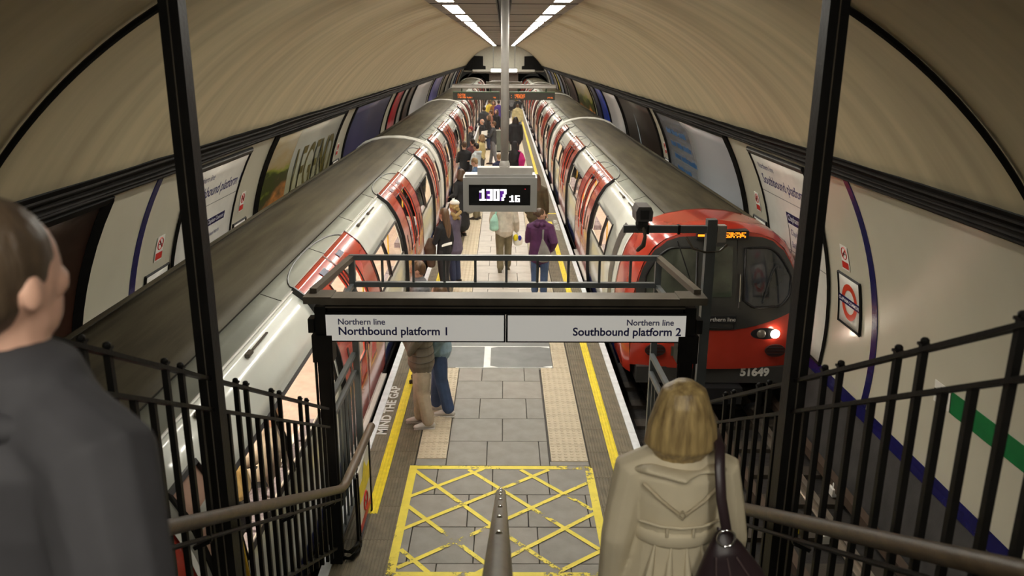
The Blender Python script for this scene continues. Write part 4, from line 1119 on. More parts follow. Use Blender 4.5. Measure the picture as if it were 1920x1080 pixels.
m = MB(); m.box(-.84, .90, 40, 40.2, 3.08, 3.2); m.build('bar', bronze, t)
m = MB(); m.box(-.6, .1, 39.97, 40.2, 3.205, 3.24); m.build('pale_top_strip', grey_steel_lt, t)  # pale grey steel strip along the top of the bar
for xq in (0.03,): m = MB(); m.tube([(xq, 40.1, 3.2), (xq, 40.1, 5.22)], .02, 6); m.build('drop_rod', grey_steel_lt, t)
t = thing('lit_sign', 'glowing white box sign hung on two thin rods near the far end', 'sign', (.05, 66, 3.1))
m = MB(); m.box(-1.0, 1.05, 66, 66.25, 3.10, 3.36); m.build('light_box', emit('lit_sign_white', (1, .98, .9), 2.2), t)
m = MB(); m.box(-1.02, 1.07, 65.98, 66.27, 3.36, 3.42); m.box(-1.02, 1.07, 65.98, 66.27, 3.05, 3.10); m.build('edging', bronze, t)
for xq in (-.82, .88): m = MB(); m.tube([(xq, 66.1, 3.42), (xq, 66.1, 5.22)], .02, 6); m.build('hanging_rod', grey_steel, t)
# equipment boxes standing behind the pole
box_m = mat('cabinet_grey_green', (.13, .145, .12), .45, var=.1)
for (y, w, h, x, lab) in ((39.0, .68, .98, .0, 'grey-green cabinet standing mid-platform, the nearer of two behind the pole'), (52, .5, 1.05, .12, 'grey-green cabinet standing mid-platform, the farther of two behind the pole')):
    t = thing('platform_cabinet', lab, 'cabinet', (x, y, 0))
    m = MB(); m.box(x-w/2, x+w/2, y-.2, y+.2, .06, h); m.build('casing', box_m, t)
    m = MB(); m.box(x-w/2-.01, x+w/2+.01, y-.21, y+.21, h, h+.03); m.build('lid', box_m, t)
    m = MB(); m.box(x-w/2+.05, x+w/2-.05, y-.215, y-.20, .12, h-.08); m.build('door_panel', box_m, t)
    m = MB(); m.box(x-w/2+.02, x+w/2-.02, y-.17, y+.17, 0, .06); m.build('plinth', black_iron, t)

# ---------------------------------------------------------------- people
BAKE = []
def remesh(o, vox, it=3, fac=.5):
    a = o.modifiers.new('r', 'REMESH'); a.mode = 'VOXEL'; a.voxel_size = vox; a.use_smooth_shade = True
    b = o.modifiers.new('s', 'SMOOTH'); b.iterations = it; b.factor = fac
    BAKE.append(o)
def bake_all():
    dg = bpy.context.evaluated_depsgraph_get()
    res = [(o, bpy.data.meshes.new_from_object(o.evaluated_get(dg))) for o in BAKE]
    for o, me in res:
        o.modifiers.clear(); o.data = me
    BAKE.clear()
skin_l = mat('skin_light', (.56, .33, .24), .5, var=.08, scale=12)
skin_d = mat('skin_brown', (.20, .10, .06), .5, var=.08, scale=12)
def cloth(nm, c, bump=.25, sc=9, rough=.8, var=.18): return mat('cloth_'+nm, c, rough, var=var, scale=sc, bump=bump, bscale=14)
def hairm(nm, c, c2): return mat('hair_'+nm, c, .42, var=.3, scale=7, stretch=(6, 6, .8), bump=.5, bscale=9, col2=c2)
shoe_dark = mat('shoe_dark', (.03, .022, .018), .4)
ARMS = {'loose': ((.10, -.05, -.26), (.13, -.03, -.50)),   # elbow and wrist relative to the shoulder, for the right arm (x outward)
 'down': ((.05, -.03, -.27), (.06, .02, -.52)), 'phone': ((.05, .02, -.27), (-.06, .24, -.16)), 'pocket': ((.10, -.09, -.25), (.02, .06, -.42)),
 'fold': ((.06, .06, -.26), (-.16, .20, -.22)), 'carry': ((.07, -.02, -.27), (.09, .10, -.48)), 'reach': ((.06, .10, -.24), (.02, .36, -.20)),
 'chin': ((.03, .12, -.25), (-.10, .19, .02)), 'bag': ((.09, -.05, -.25), (.02, .14, -.30)), 'swing': ((.06, .08, -.26), (.05, .24, -.44)), 'back': ((.06, -.12, -.24), (.08, -.14, -.50)), 'rest': ((.06, .10, -.25), (-.06, .33, -.30))}
def person(label, x, y, face, h=1.7, z0=0.0, skin=None, hair=('short', 'brown'), top=None, legs=None, arms=('down', 'down'), step=0.0, coat=None,
           shoes=None, bulk=0.0, look=0, nod=0, vox=.012, group=None, hood=None, sleeve='long', sit=False, collar=None, parts=None, seatz=0, hem=None, wide=0, detail=False):
    s = h/1.70; T = thing('person', label, 'person', (x, y, z0), math.radians(face), group)
    skin = skin or skin_l; V = lambda a, b, c: Vector((a*s, b*s, c*s))
    dz = -.44 if sit else 0
    sh = {}; 
    shw = .17+bulk*.3
    def arm(sd):
        e, w = ARMS[arms[0 if sd < 0 else 1]]
        S0 = Vector((sd*shw, 0, 1.335+dz)); return S0, S0+Vector((sd*e[0], e[1], e[2])), S0+Vector((sd*w[0], w[1], w[2]))
    def leg(sd):
        st_ = step*sd
        H0 = Vector((sd*.085, 0, .90+dz))
        if sit: return H0, Vector((sd*.11, .42, .48)), Vector((sd*.10, .44, .09))
        return H0, Vector((sd*.09, st_*.45+.01, .49)), Vector((sd*.085, st_-.02, .085))
    HM = Matrix.Translation((0, 0, 1.46+dz)) @ Matrix.Rotation(math.radians(look), 4, 'Z') @ Matrix.Rotation(math.radians(-nod), 4, 'X') @ Matrix.Translation((0, 0, -1.46))
    def addM(m, sub, M=None):
        b = len(m.v); m.v += [tuple((M @ Vector(v))*s) if M is not None else tuple(Vector(v)*s) for v in sub.v]
        m.f += [tuple(b+i for i in f) for f in sub.f]; m.m += sub.m
    # body, one continuous surface
    q = MB()
    q.ball((0, .0, 1.60), (.074, .092, .100), 16, 12); q.ball((0, .028, 1.535), (.054, .062, .062), 12, 8); q.ball((0, .06, 1.50), (.025, .025, .018), 8, 6)
    q.tube([(0, .088, 1.60), (0, .105, 1.565)], [.008, .013], 6); q.ball((0, .085, 1.535), (.022, .012, .008), 8, 5)
    for sd in (-1, 1): q.ball((sd*.076, -.008, 1.575), (.010, .019, .030), 8, 6); q.ball((sd*.034, .060, 1.572), (.026, .024, .026), 8, 6)
    q2 = MB()
    q2.tube([(0, -.012, 1.36+dz), (0, -.005, 1.44+dz), (0, .005, 1.53+dz)], [(.07, .06), (.052, .054), (.052, .056)], 12)
    q2.tube([(0, 0, .86+dz), (0, 0, .97+dz), (0, 0, 1.10+dz), (0, 0, 1.24+dz), (0, -.005, 1.34+dz), (0, -.008, 1.385+dz)], [(.150, .098), (.145, .092), (.122, .082), (.148, .094), (.155, .085), (.085, .06)], 14)
    for sd in (-1, 1):
        S0, E0, W0 = arm(sd); q2.tube([(sd*.08, 0, 1.37+dz), S0, E0, W0], [.045, .045, .036, .025], 8)
        d = (W0-E0).normalized(); side = Vector((sd*1.0, 0, 0)); side = (Vector((0, 1, 0)) if abs(d.z) > .6 else Vector((1, 0, 0))); side = (side-d*side.dot(d)).normalized(); nn = d.cross(side)
        pc = W0+d*.055
        q2.tube([W0, W0+d*.03, W0+d*.09], [(.024, .018), (.036, .017), (.038, .015)], 8, side=side)
        for k in range(4):
            o_ = side*((k-1.5)*.0195); L_ = (.068, .078, .073, .058)[k]; b0 = W0+d*.085+o_
            q2.tube([b0, b0+d*L_*.5+nn*.006, b0+d*L_*.9+nn*.024], [.0088, .0082, .007], 6)
        b0 = W0+d*.035+side*.03; q2.tube([b0, b0+d*.028+side*.026+nn*.008, b0+d*.062+side*.03+nn*.018], [.012, .010, .008], 6)
        a, b, c = leg(sd); q2.tube([a, b, c], [.078, .052, .038], 10)
    B = MB(); addM(B, q, HM); addM(B, q2)
    bo = B.build('body', skin, T, local=True, smooth=True, fix=False); remesh(bo, vox*(.75 if detail else 1), 2)
    if detail or vox < .011:
        for sd in (-1, 1):
            m = MB(); k_ = MB(); k_.ball((sd*.029, .073, 1.597), (.012, .008, .006), 8, 5); addM(m, k_, HM); m.build('eye', mat('eye_dark', (.03, .02, .015), .2), T, local=True, smooth=True)
            m = MB(); k_ = MB(); k_.tube([(sd*.016, .082, 1.617), (sd*.038, .071, 1.619)], .003, 5); addM(m, k_, HM); m.build('eyebrow', hair_c(hair[1]), T, local=True, smooth=True)
        m = MB(); k_ = MB(); k_.ball((0, .089, 1.535), (.019, .005, .004), 8, 5); addM(m, k_, HM); m.build('mouth', mat('lips', (.32, .10, .08), .4), T, local=True, smooth=True)
    # trousers or skirt
    m = MB(); lw = .018+wide
    if legs is not None:
        q = MB(); q.tube([(0, 0, .80+dz), (0, 0, .90+dz), (0, 0, .99+dz), (0, 0, 1.04+dz)], [(.155, .11), (.165, .118), (.158, .108), (.142, .096)], 14)
        for sd in (-1, 1):
            a, b, c = leg(sd); cc = c+(Vector((0, 0, .02)) if not sit else Vector((0, 0, .05)))
            q.tube([a, a*.5+b*.5, b, b*.4+cc*.6, cc-Vector((0, 0, .0))], [.088+lw*.5, .078+lw, .060+lw, .050+lw*1.2, .046+lw*1.3], 10, caps=True)
        addM(m, q); o = m.build('trousers', legs, T, local=True, smooth=True, fix=False); remesh(o, vox, 2)
    # top
    m = MB(); q = MB(); c = .016+bulk
    hz = hem if hem is not None else (.86 if not coat else coat)
    zs = [hz]+([.70, .86] if hz < .66 else ([.82] if hz < .78 else []))+[.97, 1.10, 1.24, 1.34, 1.395]
    for z_ in (1,):
        rad = []
        for z in zs:
            w = {.97: .150, 1.10: .132, 1.24: .154, 1.34: .162, 1.395: .092}.get(z)
            if w is None: w = .158+(.97-z)*(.16 if coat else .04)
            dd_ = {1.24: .102, 1.34: .094, 1.395: .068}.get(z, w*.70)
            rad.append((w+c, dd_+c))
    q.tube([(0, -.003, z+dz) for z in zs], rad, 18)
    for sd in (-1, 1):
        S0, E0, W0 = arm(sd); r = .052+c*.8
        end = W0 if sleeve == 'long' else (E0+(E0-S0)*-.1)
        pts = [Vector((sd*.07, 0, 1.375+dz)), S0, (S0+E0)/2, E0]+([(E0+W0)/2, W0-(W0-E0).normalized()*.01] if sleeve == 'long' else [])
        q.tube(pts, [r*1.0, r*1.05, r*.95, r*.86, r*.78, r*.72][:len(pts)], 10)
    if collar == 'hood' or hood: q.tube([(-.09, -.05, 1.40+dz), (-.05, -.12, 1.42+dz), (0, -.14, 1.42+dz), (.05, -.12, 1.42+dz), (.09, -.05, 1.40+dz)], [.04, .05, .055, .05, .04], 8)
    if collar == 'hood': q.tube([(-.10, .0, 1.40+dz), (0, .06, 1.38+dz), (.10, .0, 1.40+dz)], .03, 7)
    if collar == 'high': q.tube([(0, -.01, 1.37+dz), (0, -.005, 1.445+dz)], [(.088, .08), (.075, .075)], 14)
    addM(m, q); o = m.build('coat' if coat else ('hoodie' if collar == 'hood' else 'top'), top, T, local=True, smooth=True, fix=False); remesh(o, vox, 2)
    # shoes
    for sd in (-1, 1):
        a, b, cc = leg(sd); fy = cc.y; m = MB(); q = MB()
        q.tube([(sd*.088, fy-.055, .045), (sd*.09, fy+.02, .05), (sd*.095, fy+.10, .038), (sd*.10, fy+.165, .028)], [(.036, .04), (.042, .045), (.044, .034), (.034, .02)], 9)
        q.box(sd*.095-.038, sd*.095+.038, fy-.085, fy+.18, .0, .014); addM(m, q)
        m.build('shoe', shoes or shoe_dark, T, local=True, smooth=True)
    # hair
    st_, cl = hair; m = MB(); q = MB()
    if st_ != 'bald':
        q.ball((0, -.018, 1.618), (.084, .098, .096), 16, 10)
        if st_ in ('short', 'cap'): q.ball((0, -.045, 1.575), (.074, .062, .07), 12, 8)
        if st_ == 'bob': q.tube([(0, -.03, 1.63), (0, -.035, 1.55), (0, -.035, 1.47), (0, -.03, 1.445)], [(.102, .094), (.130, .100), (.140, .100), (.112, .076)], 16)
        if st_ == 'long': q.tube([(0, -.035, 1.62), (0, -.055, 1.50), (0, -.09, 1.36), (0, -.10, 1.22), (0, -.095, 1.14)], [(.088, .075), (.10, .06), (.10, .042), (.08, .035), (.04, .02)], 14)
        if st_ == 'curly':
            random.seed(int(abs(x*100)+y*7))
            for i in range(26):
                a = random.uniform(0, 2*PI); zz = random.uniform(1.36, 1.68); r = .10 if zz > 1.5 else .11; yy = -.04+r*.8*math.sin(a)
                if yy > .05 and zz < 1.64: continue
                q.ball((r*math.cos(a), min(yy, .04), zz), .04, 8, 5)
        if st_ == 'tied': q.ball((0, -.12, 1.62), (.035, .04, .04), 8, 6)
        if st_ == 'scarf': q.tube([(0, -.02, 1.64), (0, -.02, 1.54), (0, -.03, 1.42), (0, -.04, 1.30), (0, -.05, 1.10)], [(.09, .095), (.10, .095), (.13, .11), (.20, .13), (.21, .13)], 16)
        if hood == 'up': pass
        addM(m, q, HM); o = m.build('headscarf' if st_ == 'scarf' else 'hair', cl if not isinstance(cl, str) else hair_c(cl), T, local=True, smooth=True, fix=False); remesh(o, vox*.8, 2)
    else:
        q.tube([(-.078, -.01, 1.60), (-.06, -.07, 1.585), (0, -.093, 1.58), (.06, -.07, 1.585), (.078, -.01, 1.60)], .018, 7)
        addM(m, q, HM); m.build('hair', hair_c('grey'), T, local=True, smooth=True)
    if parts: parts(T, s, dz, addM, HM)
    return T
def hair_c(n):
    return {'brown': lambda: hairm('brown', (.10, .055, .03), (.05, .028, .016)), 'dark': lambda: hairm('dark', (.022, .015, .012), (.012, .009, .008)), 'mid': lambda: hairm('mid', (.16, .09, .045), (.08, .045, .025)),
            'blonde': lambda: hairm('blonde', (.46, .33, .13), (.27, .17, .06)), 'dirty': lambda: hairm('dirty', (.50, .36, .15), (.17, .11, .045)), 'grey': lambda: hairm('grey', (.3, .28, .25), (.2, .18, .16)),
            'tan': lambda: hairm('tan', (.28, .18, .09), (.18, .11, .05)), 'red': lambda: hairm('red_cap', (.30, .02, .02), (.2, .01, .01)), 'short_brown': lambda: hairm('short_brown', (.075, .05, .03), (.045, .03, .018))}[n]()
def bag(label, pts, rad, mt, strap=None, rz=0, cat='bag', smt=None, name='shoulder_bag', vox=.01, side=(1, 0, 0), rigid=False):
    t = thing(name, label, cat, tuple(pts[-1]), 0)
    m = MB(); m.tube(pts, rad, 14, side=side); o = m.build('bag_body', mt, t, smooth=True); remesh(o, vox, 2)
    if strap: m = MB(); m.tube(strap, [(.018, .005)]*len(strap), 8, side=side); m.build('strap', smt or mt, t, smooth=True)
    return t
jeans = cloth('jeans', (.05, .085, .18)); jeans_d = cloth('jeans_dark', (.03, .04, .09)); black_c = cloth('black', (.012, .012, .015)); black2 = cloth('off_black', (.022, .022, .026))
olive = cloth('olive', (.17, .145, .085)); beige = cloth('beige_trousers', (.46, .39, .30)); grey_c = cloth('mid_grey', (.15, .15, .16)); charcoal = cloth('charcoal', (.05, .052, .058))
puffer = mat('cloth_puffer', (.155, .135, .105), .4, var=.15, scale=6, bump=.6, bscale=11)
pale_blue = cloth('pale_blue', (.30, .44, .55)); white_shoe = mat('shoe_white', (.62, .58, .54), .5)

# --- the two people on the stairs, seen from behind
def stair_z(y): return (int((YF-y)/run)+1)*rise
def man_parts(T, s, dz, addM, HM):
    m = MB(); q = MB(); q.tube([(-.10, .01, 1.405), (-.07, -.055, 1.432), (0, -.085, 1.442), (.07, -.055, 1.432), (.10, .01, 1.405)], [.013]*5, 7)
    addM(m, q); m.build('shirt_collar', cloth('mustard', (.22, .15, .02)), T, local=True, smooth=True)
    m = MB(); q = MB(); q.tube([(-.12, -.03, 1.385), (-.08, -.085, 1.40), (0, -.11, 1.395), (.08, -.085, 1.40), (.12, -.03, 1.385)], [(.02, .022), (.034, .026), (.038, .03), (.034, .026), (.02, .022)], 9)
    addM(m, q); o = m.build('folded_hood', cloth('slate', (.026, .025, .028)), T, local=True, smooth=True); remesh(o, .01, 3)
person('man in a charcoal hooded top with cropped brown hair at the left edge', -.80, 1.24, -30, 1.825, stair_z(1.24), hair=('short', 'short_brown'),
       top=cloth('slate', (.026, .025, .028)), legs=jeans_d, arms=('down', 'loose'), bulk=.026, look=8, vox=.009, step=.08, parts=man_parts, detail=True, hem=.80)
trench = mat('cloth_trench', (.60, .525, .37), .62, var=.08, scale=4, bump=.35, bscale=9)
def woman_parts(T, s, dz, addM, HM):
    def P(nm, q, mt=trench, rm=0, M=None):
        m = MB(); addM(m, q, M); o = m.build(nm, mt, T, local=True, smooth=True, fix=not rm)
        if rm: remesh(o, rm, 3)
    q = MB(); q.tube([(0, -.003, z) for z in (1.065, 1.08, 1.115, 1.13)], [(.160, .122), (.169, .130), (.169, .130), (.160, .122)], 28, caps=False); P('belt', q)
    q = MB(); q.tube([(-.17, -.02, 1.355), (-.12, -.085, 1.385), (0, -.125, 1.375), (.12, -.085, 1.385), (.17, -.02, 1.355)], [(.03, .018), (.045, .018), (.05, .018), (.045, .018), (.03, .018)], 10)
    q.tube([(-.085, .03, 1.40), (-.085, -.04, 1.425), (0, -.085, 1.435), (.085, -.04, 1.425), (.085, .03, 1.40)], [(.022, .022)]*5, 8); P('collar', q, rm=.008)
    q = MB()
    for sd in (-1, 1): q.tube([(sd*.145, -.105, 1.335), (sd*.08, -.135, 1.28), (sd*.012, -.142, 1.225)], [(.007, .003)]*3, 6)
    q.tube([(-.018, -.140, 1.225), (0, -.142, 1.205), (.018, -.140, 1.225), (0, -.142, 1.24)], .005, 5, closed=True, caps=False); P('yoke_piping', q, mat('cloth_trench_seam', (.50, .42, .28), .6))
    q = MB(); q.tube([(-.15, -.098, 1.175), (-.08, -.130, 1.168), (0, -.140, 1.165), (.08, -.130, 1.168), (.15, -.098, 1.175)], [(.006, .006)]*5, 6, side=(0, 0, 1)); P('storm_flap_edge', q)
    for sx in (-.09, -.03, .03, .09):
        q = MB(); q.tube([(sx, -.128+abs(sx)*.22, 1.07), (sx*1.25, -.155+abs(sx)*.2, .95), (sx*1.7, -.185+abs(sx)*.2, .72), (sx*1.9, -.20+abs(sx)*.2, .60)], [(.004, .004), (.016, .013), (.024, .016), (.026, .016)], 8); P('coat_pleat', q)
    for sx in (-.05, .05):
        q = MB(); q.tube([(sx, -.128, 1.16), (sx, -.127, 1.12)], [(.006, .004)]*2, 6); P('back_dart', q)
WX, WY = .67, 2.80; wz = stair_z(2.80)
person('woman in a belted cream trench coat with a dark blonde bob, seen from behind', WX, WY, 0, 1.69, wz, hair=('bob', 'dirty'),
       top=trench, legs=jeans_d, arms=('down', 'down'), coat=.58, bulk=.012, vox=.009, step=.06, parts=woman_parts, detail=True)
plum = mat('leather_plum', (.028, .015, .018), .38, var=.25, scale=5, bump=.25, bscale=10)
t = thing('shoulder_bag', 'slouchy dark brown leather shoulder bag with a chrome ring, hanging behind the cream coat', 'bag', (WX+.14, WY-.16, wz+.9))
bx, by, bz = WX+.17, WY-.20, wz+.14
m = MB(); m.tube([(bx-.03, by+.01, bz+1.03), (bx-.02, by, bz+.97), (bx+.0, by-.01, bz+.86), (bx+.02, by-.01, bz+.74), (bx+.02, by-.01, bz+.66)], [(.035, .02), (.075, .045), (.135, .065), (.155, .07), (.13, .05)], 18)
o = m.build('bag_body', plum, t, smooth=True); remesh(o, .009, 4)
m = MB(); m.tube([(bx-.03, by-.035, bz+1.065), (bx-.05, by-.0, bz+1.18), (bx-.055, by+.03, bz+1.28), (bx-.045, by+.09, bz+1.345), (bx-.04, by+.20, bz+1.36), (bx-.03, by+.30, bz+1.25), (bx+.02, by+.32, bz+1.1), (bx+.0, by+.10, bz+.95)], [(.019, .006)]*8, 8, side=(1, 0, 0)); m.build('strap', plum, t, smooth=True)
m = MB(); m.tube([(bx-.03+.032*math.cos(a), by-.035, bz+1.04+.034*math.sin(a)) for a in [2*PI*i/24 for i in range(24)]], .0045, 8, closed=True, caps=False); m.build('ring', chrome, t, smooth=True)
for k, (x1, x2) in enumerate(((-.005, -.02), (.03, .12), (-.045, -.10))):
    m = MB(); m.tube([(bx-.02+x1, by-.05, bz+.97), (bx+(x1+x2)/2+.01, by-.072, bz+.86), (bx+x2+.01, by-.078, bz+.72)], .0035, 6); m.build('seam', mat('leather_seam', (.09, .06, .06), .35), t, smooth=True)

# --- couple by the left platform edge
def quilt(T, s, dz, addM, HM):
    m = MB(); q = MB(); q.tube([(0, .08, 1.43), (.03, .13, 1.44), (0, .14, 1.38)], [.035, .03, .02], 8); addM(m, q); m.build('scarf', cloth('orange', (.5, .13, .03)), T, local=True, smooth=True)
    for z in (1.30, 1.20, 1.10, 1.0, .92):
        m = MB(); q = MB(); r = {1.30: (.207, .147), 1.20: (.196, .149), 1.10: (.187, .140), 1.0: (.198, .150), .92: (.208, .156)}[z]
        q.tube([((r[0]+.006)*math.cos(a), -.003+(r[1]+.006)*math.sin(a), z) for a in [2*PI*i/28 for i in range(28)]], .007, 5, closed=True, caps=False); addM(m, q); m.build('quilting_seam', mat('puffer_seam', (.09, .078, .06), .5), T, local=True, smooth=True)
person('person in a grey-brown quilted puffer jacket and beige trousers', -1.0, 9.30, 95, 1.68, skin=skin_l, hair=('short', 'brown'), top=puffer, legs=beige, arms=('chin', 'chin'), bulk=.04, step=.05, collar='hood', shoes=white_shoe, vox=.011, parts=quilt, wide=.008)
person('person in a pale blue hooded top and blue jeans, right behind the puffer jacket', -.80, 9.68, 80, 1.72, hair=('short', 'mid'), top=pale_blue, legs=jeans, arms=('pocket', 'pocket'), step=.10, bulk=.02, collar='hood', shoes=white_shoe, vox=.011, wide=.006)
person('cropped-haired man in a grey jacket, seen between the gantry rails', -1.15, 10.75, 88, 1.75, hair=('short', 'mid'), top=grey_c, legs=charcoal, arms=('down', 'phone'), vox=.010, bulk=.02, nod=8, collar='high')
# --- group of women beyond
def paper(T, s, dz, addM, HM):
    pass
person('woman with long straight brown hair, black top and black trousers, coat over her arm', -1.12, 15.0, 62, 1.70, hair=('long', 'mid'), top=black_c, legs=black2, arms=('fold', 'down'), vox=.012, step=.05)
bag('brown coat draped over the arm of the long-haired woman in black', [(-1.36, 14.95, 1.10), (-1.38, 14.93, .95), (-1.36, 14.92, .62)], [(.07, .05), (.12, .08), (.08, .05)], cloth('brown_coat', (.10, .06, .04)), name='draped_coat', cat='coat')
t = thing('folded_paper', 'pale folded paper held by the long-haired woman in black', 'paper', (-.98, 14.85, .98)); m = MB(); m.add([(-1.15, 14.82, 1.0), (-.96, 14.83, 1.05), (-.96, 14.87, 1.09), (-1.15, 14.86, 1.04)], [(0, 1, 2, 3)]); m.build('sheet', white_print, t, solid=.008)
def cap_p(T, s, dz, addM, HM):
    m = MB(); q = MB(); q.ball((0, -.02, 1.665), (.09, .105, .065), 12, 6); q.tube([(0, .05, 1.66), (0, .13, 1.65)], [(.06, .008), (.04, .006)], 8); addM(m, q, HM); m.build('cap', white_print, T, local=True, smooth=True)
person('woman with curly blonde hair and a white cap, lilac-grey cardigan over jeans', -.98, 15.9, 60, 1.68, hair=('curly', 'blonde'), top=cloth('lilac_grey', (.12, .10, .15)), legs=jeans_d, arms=('down', 'fold'), vox=.012, coat=.70, parts=cap_p)
person('woman with short dark brown hair, black cardigan over a pale top and long black skirt', -1.08, 20.3, 55, 1.70, hair=('bob', 'brown'), top=black_c, legs=None, arms=('bag', 'down'), vox=.013, coat=.30, bulk=.01)
bag('grey cloth bag hanging beside the woman in the black cardigan', [(-.86, 20.2, .98), (-.85, 20.2, .85), (-.83, 20.2, .66)], [(.06, .04), (.14, .07), (.11, .06)], cloth('bag_grey', (.2, .19, .18)), [(-.88, 20.25, 1.36), (-.86, 20.2, 1.15), (-.86, 20.2, .98)])
person('man in a blue jacket and olive trousers, half hidden behind the clock', -.76, 22.5, 70, 1.72, hair=('short', 'tan'), top=cloth('steel_blue', (.06, .11, .2)), legs=olive, arms=('phone', 'fold'), vox=.013, nod=20)
person('man in a black jumper with short dark hair, head bowed, by the left train', -1.26, 26.4, 15, 1.76, hair=('short', 'brown'), top=black_c, legs=jeans_d, arms=('fold', 'fold'), vox=.014, nod=12)
person('person in a pale blue-white hooded top standing behind the man in the black jumper', -.86, 26.2, 60, 1.74, hair=('short', 'dark'), top=cloth('ice_blue', (.5, .58, .62)), legs=cloth('pale_trousers', (.45, .43, .40)), arms=('fold', 'fold'), vox=.014, nod=10, collar='hood')
person('dark-haired person in maroon beyond the pale hooded top', -1.08, 28.4, 40, 1.66, hair=('short', 'dark'), top=cloth('maroon', (.10, .03, .035)), legs=black2, vox=.015)
person('tan-haired person in a cream-yellow top, left of the centre pole', -.80, 29.9, 70, 1.66, hair=('bob', 'tan'), top=cloth('cream_yellow', (.5, .42, .20)), legs=charcoal, arms=('phone', 'down'), vox=.015)
person('man in a dark jacket and grey trousers reading a sheet, beside the grey-green cabinet', -.42, 34.2, 75, 1.80, hair=('short', 'mid'), top=charcoal, legs=grey_c, arms=('reach', 'phone'), vox=.015, step=.16)
t = thing('newspaper', 'open pale newspaper held by the man in grey trousers', 'newspaper', (-.8, 34.3, 1.2)); m = MB(); m.add([(-.95, 34.2, 1.02), (-.70, 34.2, 1.06), (-.66, 34.3, 1.42), (-.92, 34.3, 1.38)], [(0, 1, 2, 3)]); m.build('sheet', white_print, t, solid=.008)
def stripe_p(T, s, dz, addM, HM):
    for sd in (-1, 1):
        m = MB(); q = MB(); q.tube([(sd*.20, .04, 1.36), (sd*.25, .0, 1.1), (sd*.26, .05, .86)], .012, 5); addM(m, q); m.build('sleeve_stripe', cloth('cream_stripe', (.5, .4, .22)), T, local=True, smooth=True)
person('balding man in a black track top with cream sleeve stripes', -.93, 35.9, 65, 1.76, hair=('bald', 'grey'), top=black_c, legs=black2, arms=('down', 'pocket'), vox=.015, parts=stripe_p)
person('person in a dark red cap and dark jacket leaning towards the left train', -1.34, 33.4, 85, 1.66, hair=('cap', 'red'), top=black2, legs=jeans_d, vox=.015)
person('man in a broad dark grey jacket, far along the left train', -1.03, 43.8, 20, 1.80, hair=('short', 'dark'), top=charcoal, legs=black2, bulk=.03, vox=.016)
person('brown-haired person in a dusky pink top in the distant cluster', -.66, 42.4, 80, 1.70, hair=('short', 'brown'), top=cloth('dusky_pink', (.35, .16, .12)), legs=black2, vox=.016)
person('dark-clothed person in the distant cluster, nearest the centre pole', -.38, 43.0, 150, 1.70, hair=('bob', 'brown'), top=black2, legs=black2, vox=.016)
person('reddish-haired person in a black coat within the distant cluster', -.72, 39.6, 110, 1.66, hair=('bob', 'mid'), top=black2, legs=jeans_d, vox=.016, coat=.7)
person('person in a bright yellow jacket far along the left side', -.90, 52.0, 30, 1.70, hair=('short', 'mid'), top=cloth('bright_yellow', (.65, .5, .08)), legs=black2, vox=.018)
person('brown-haired person in an orange-brown coat beside the bright yellow jacket', -.60, 51.2, 160, 1.70, hair=('bob', 'mid'), top=cloth('rust', (.3, .14, .05)), legs=black2, vox=.018)
person('person in a violet coat, far away just left of the centre pole', -.30, 49.6, 10, 1.82, hair=('short', 'dark'), top=cloth('violet', (.07, .04, .22)), legs=black2, vox=.018, coat=.75)
person('person in navy behind the centre pole with light brown hair', -.14, 25.2, 20, 1.52, hair=('short', 'tan'), top=cloth('navy', (.02, .025, .07)), legs=jeans_d, vox=.014)
# --- right side of the platform
magenta = cloth('magenta', (.45, .01, .15))
person('person in a long black headscarf and black coat, right of the centre pole', .40, 27.4, -25, 1.66, hair=('scarf', black_c), top=black_c, legs=black2, coat=.35, vox=.013, skin=skin_d, look=-30)
bag('magenta shoulder bag on the person in the black headscarf', [(.60, 27.15, 1.28), (.62, 27.12, 1.1), (.60, 27.1, .88)], [(.06, .05), (.12, .09), (.09, .07)], magenta, [(.5, 27.3, 1.38), (.6, 27.2, 1.32), (.61, 27.15, 1.25)])
bag('small white carrier bag beside the magenta bag', [(.76, 27.2, .86), (.77, 27.2, .74), (.77, 27.2, .6)], [(.03, .03), (.09, .05), (.08, .05)], white_print, name='carrier_bag')
person('tall person in a big black jacket with back to the camera, right of the pole', .52, 36.0, 5, 1.84, hair=('bob', 'dark'), top=black_c, legs=black2, bulk=.05, coat=.74, vox=.015)
person('person in a beige jacket and blue jeans walking away beside the right yellow line', .80, 47.0, 0, 1.76, hair=('short', 'brown'), top=cloth('sand', (.46, .40, .22)), legs=jeans, bulk=.05, vox=.016)
person('far dark-clothed person near the right train, beyond the beige jacket', .92, 55.0, 0, 1.76, hair=('short', 'dark'), top=black2, legs=black2, vox=.018)
person('distant person in grey on the right, past the dark-clothed one', .55, 60.0, 190, 1.72, hair=('short', 'brown'), top=grey_c, legs=black2, vox=.02)
cream_c = cloth('cream_jacket', (.58, .54, .46))
person('person in a cream jacket and olive trousers walking away beneath the clock', .02, 16.9, 4, 1.72, hair=('bob', 'brown'), top=cream_c, legs=olive, arms=('swing', 'carry'), step=.12, bulk=.03, vox=.011, collar='hood', wide=.004, shoes=cloth('olive_shoe', (.12, .10, .06)))
bag('mint green shoulder bag on the cream-jacketed walker', [(-.17, 16.72, 1.22), (-.19, 16.70, 1.12), (-.19, 16.70, .96)], [(.05, .04), (.09, .06), (.10, .06)], cloth('mint', (.35, .62, .52)), [(-.10, 16.8, 1.42), (-.14, 16.74, 1.32), (-.17, 16.72, 1.22)])
t = bag('plump carrier bag with yellow and blue panels in the cream-jacketed walker\'s right hand', [(.31, 17.0, .80), (.31, 17.0, .70), (.32, 17.0, .58)], [(.03, .03), (.11, .07), (.10, .06)], white_print, name='carrier_bag')
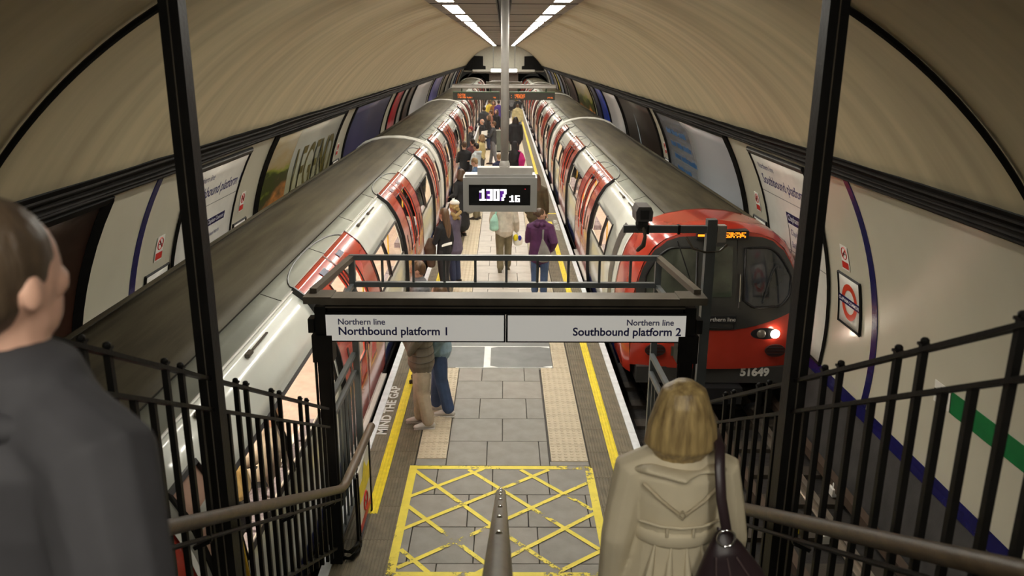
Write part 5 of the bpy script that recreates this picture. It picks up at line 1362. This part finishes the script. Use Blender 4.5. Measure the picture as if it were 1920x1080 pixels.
m = MB(); m.ball((.27, 16.945, .71), (.055, .035, .075), 10, 8); m.build('yellow_panel', yellow_line, t, smooth=True)
m = MB(); m.ball((.355, 16.95, .70), (.04, .035, .06), 10, 8); m.build('blue_panel', mat('carrier_blue', (.02, .03, .35), .4), t, smooth=True)
purple_c = cloth('aubergine', (.075, .018, .075))
person('woman in an aubergine jacket and jeans, head turned right, standing by the right yellow line', .70, 15.0, -12, 1.70, hair=('tied', 'brown'), top=purple_c, legs=jeans, arms=('fold', 'pocket'), bulk=.035, vox=.010, collar='hood', look=-62, hem=.78)
bag('slack grey cloth bag slung on the back of the woman in the aubergine jacket', [(.74, 14.82, 1.14), (.76, 14.80, 1.0), (.77, 14.80, .84), (.78, 14.8, .76)], [(.02, .02), (.08, .05), (.13, .07), (.12, .05)], cloth('bag_grey', (.2, .19, .18)), [(.78, 14.98, 1.41), (.75, 14.84, 1.32), (.74, 14.82, 1.12)])
person('long-haired person in a dark olive coat, half hidden behind the right end of the clock', .80, 19.2, -5, 1.74, hair=('long', 'brown'), top=cloth('dark_olive', (.06, .045, .02)), legs=black2, vox=.013, coat=.7, bulk=.02)
# --- seated passengers inside the near carriage
person('seated passenger in a beige-grey coat behind the near left train window', -2.22, 7.15, 100, 1.66, z0=.0, hair=('short', 'mid'), top=cloth('stone', (.30, .25, .19)), legs=charcoal, sit=True, vox=.013, arms=('rest', 'rest'), bulk=.03)
person('seated blonde passenger in dark clothes behind the nearest left train window', -2.22, 6.0, 95, 1.64, z0=.0, hair=('bob', 'blonde'), top=black2, legs=black2, sit=True, vox=.013, arms=('rest', 'rest'))
person('seated passenger in black behind the middle window of the left train', -2.4, 12.2, 95, 1.70, z0=.0, hair=('short', 'dark'), top=black2, legs=black2, sit=True, vox=.015, arms=('rest', 'rest'))
t = thing('newspaper', 'open newspaper on the lap of the beige-coated seated passenger', 'newspaper', (-2.0, 6.75, 1.0)); m = MB(); m.add([(-2.0, 6.62, .92), (-2.05, 6.95, .92), (-1.90, 6.95, 1.12), (-1.87, 6.62, 1.12)], [(0, 1, 2, 3)]); m.build('sheet', white_print, t, solid=.006)
bake_all()
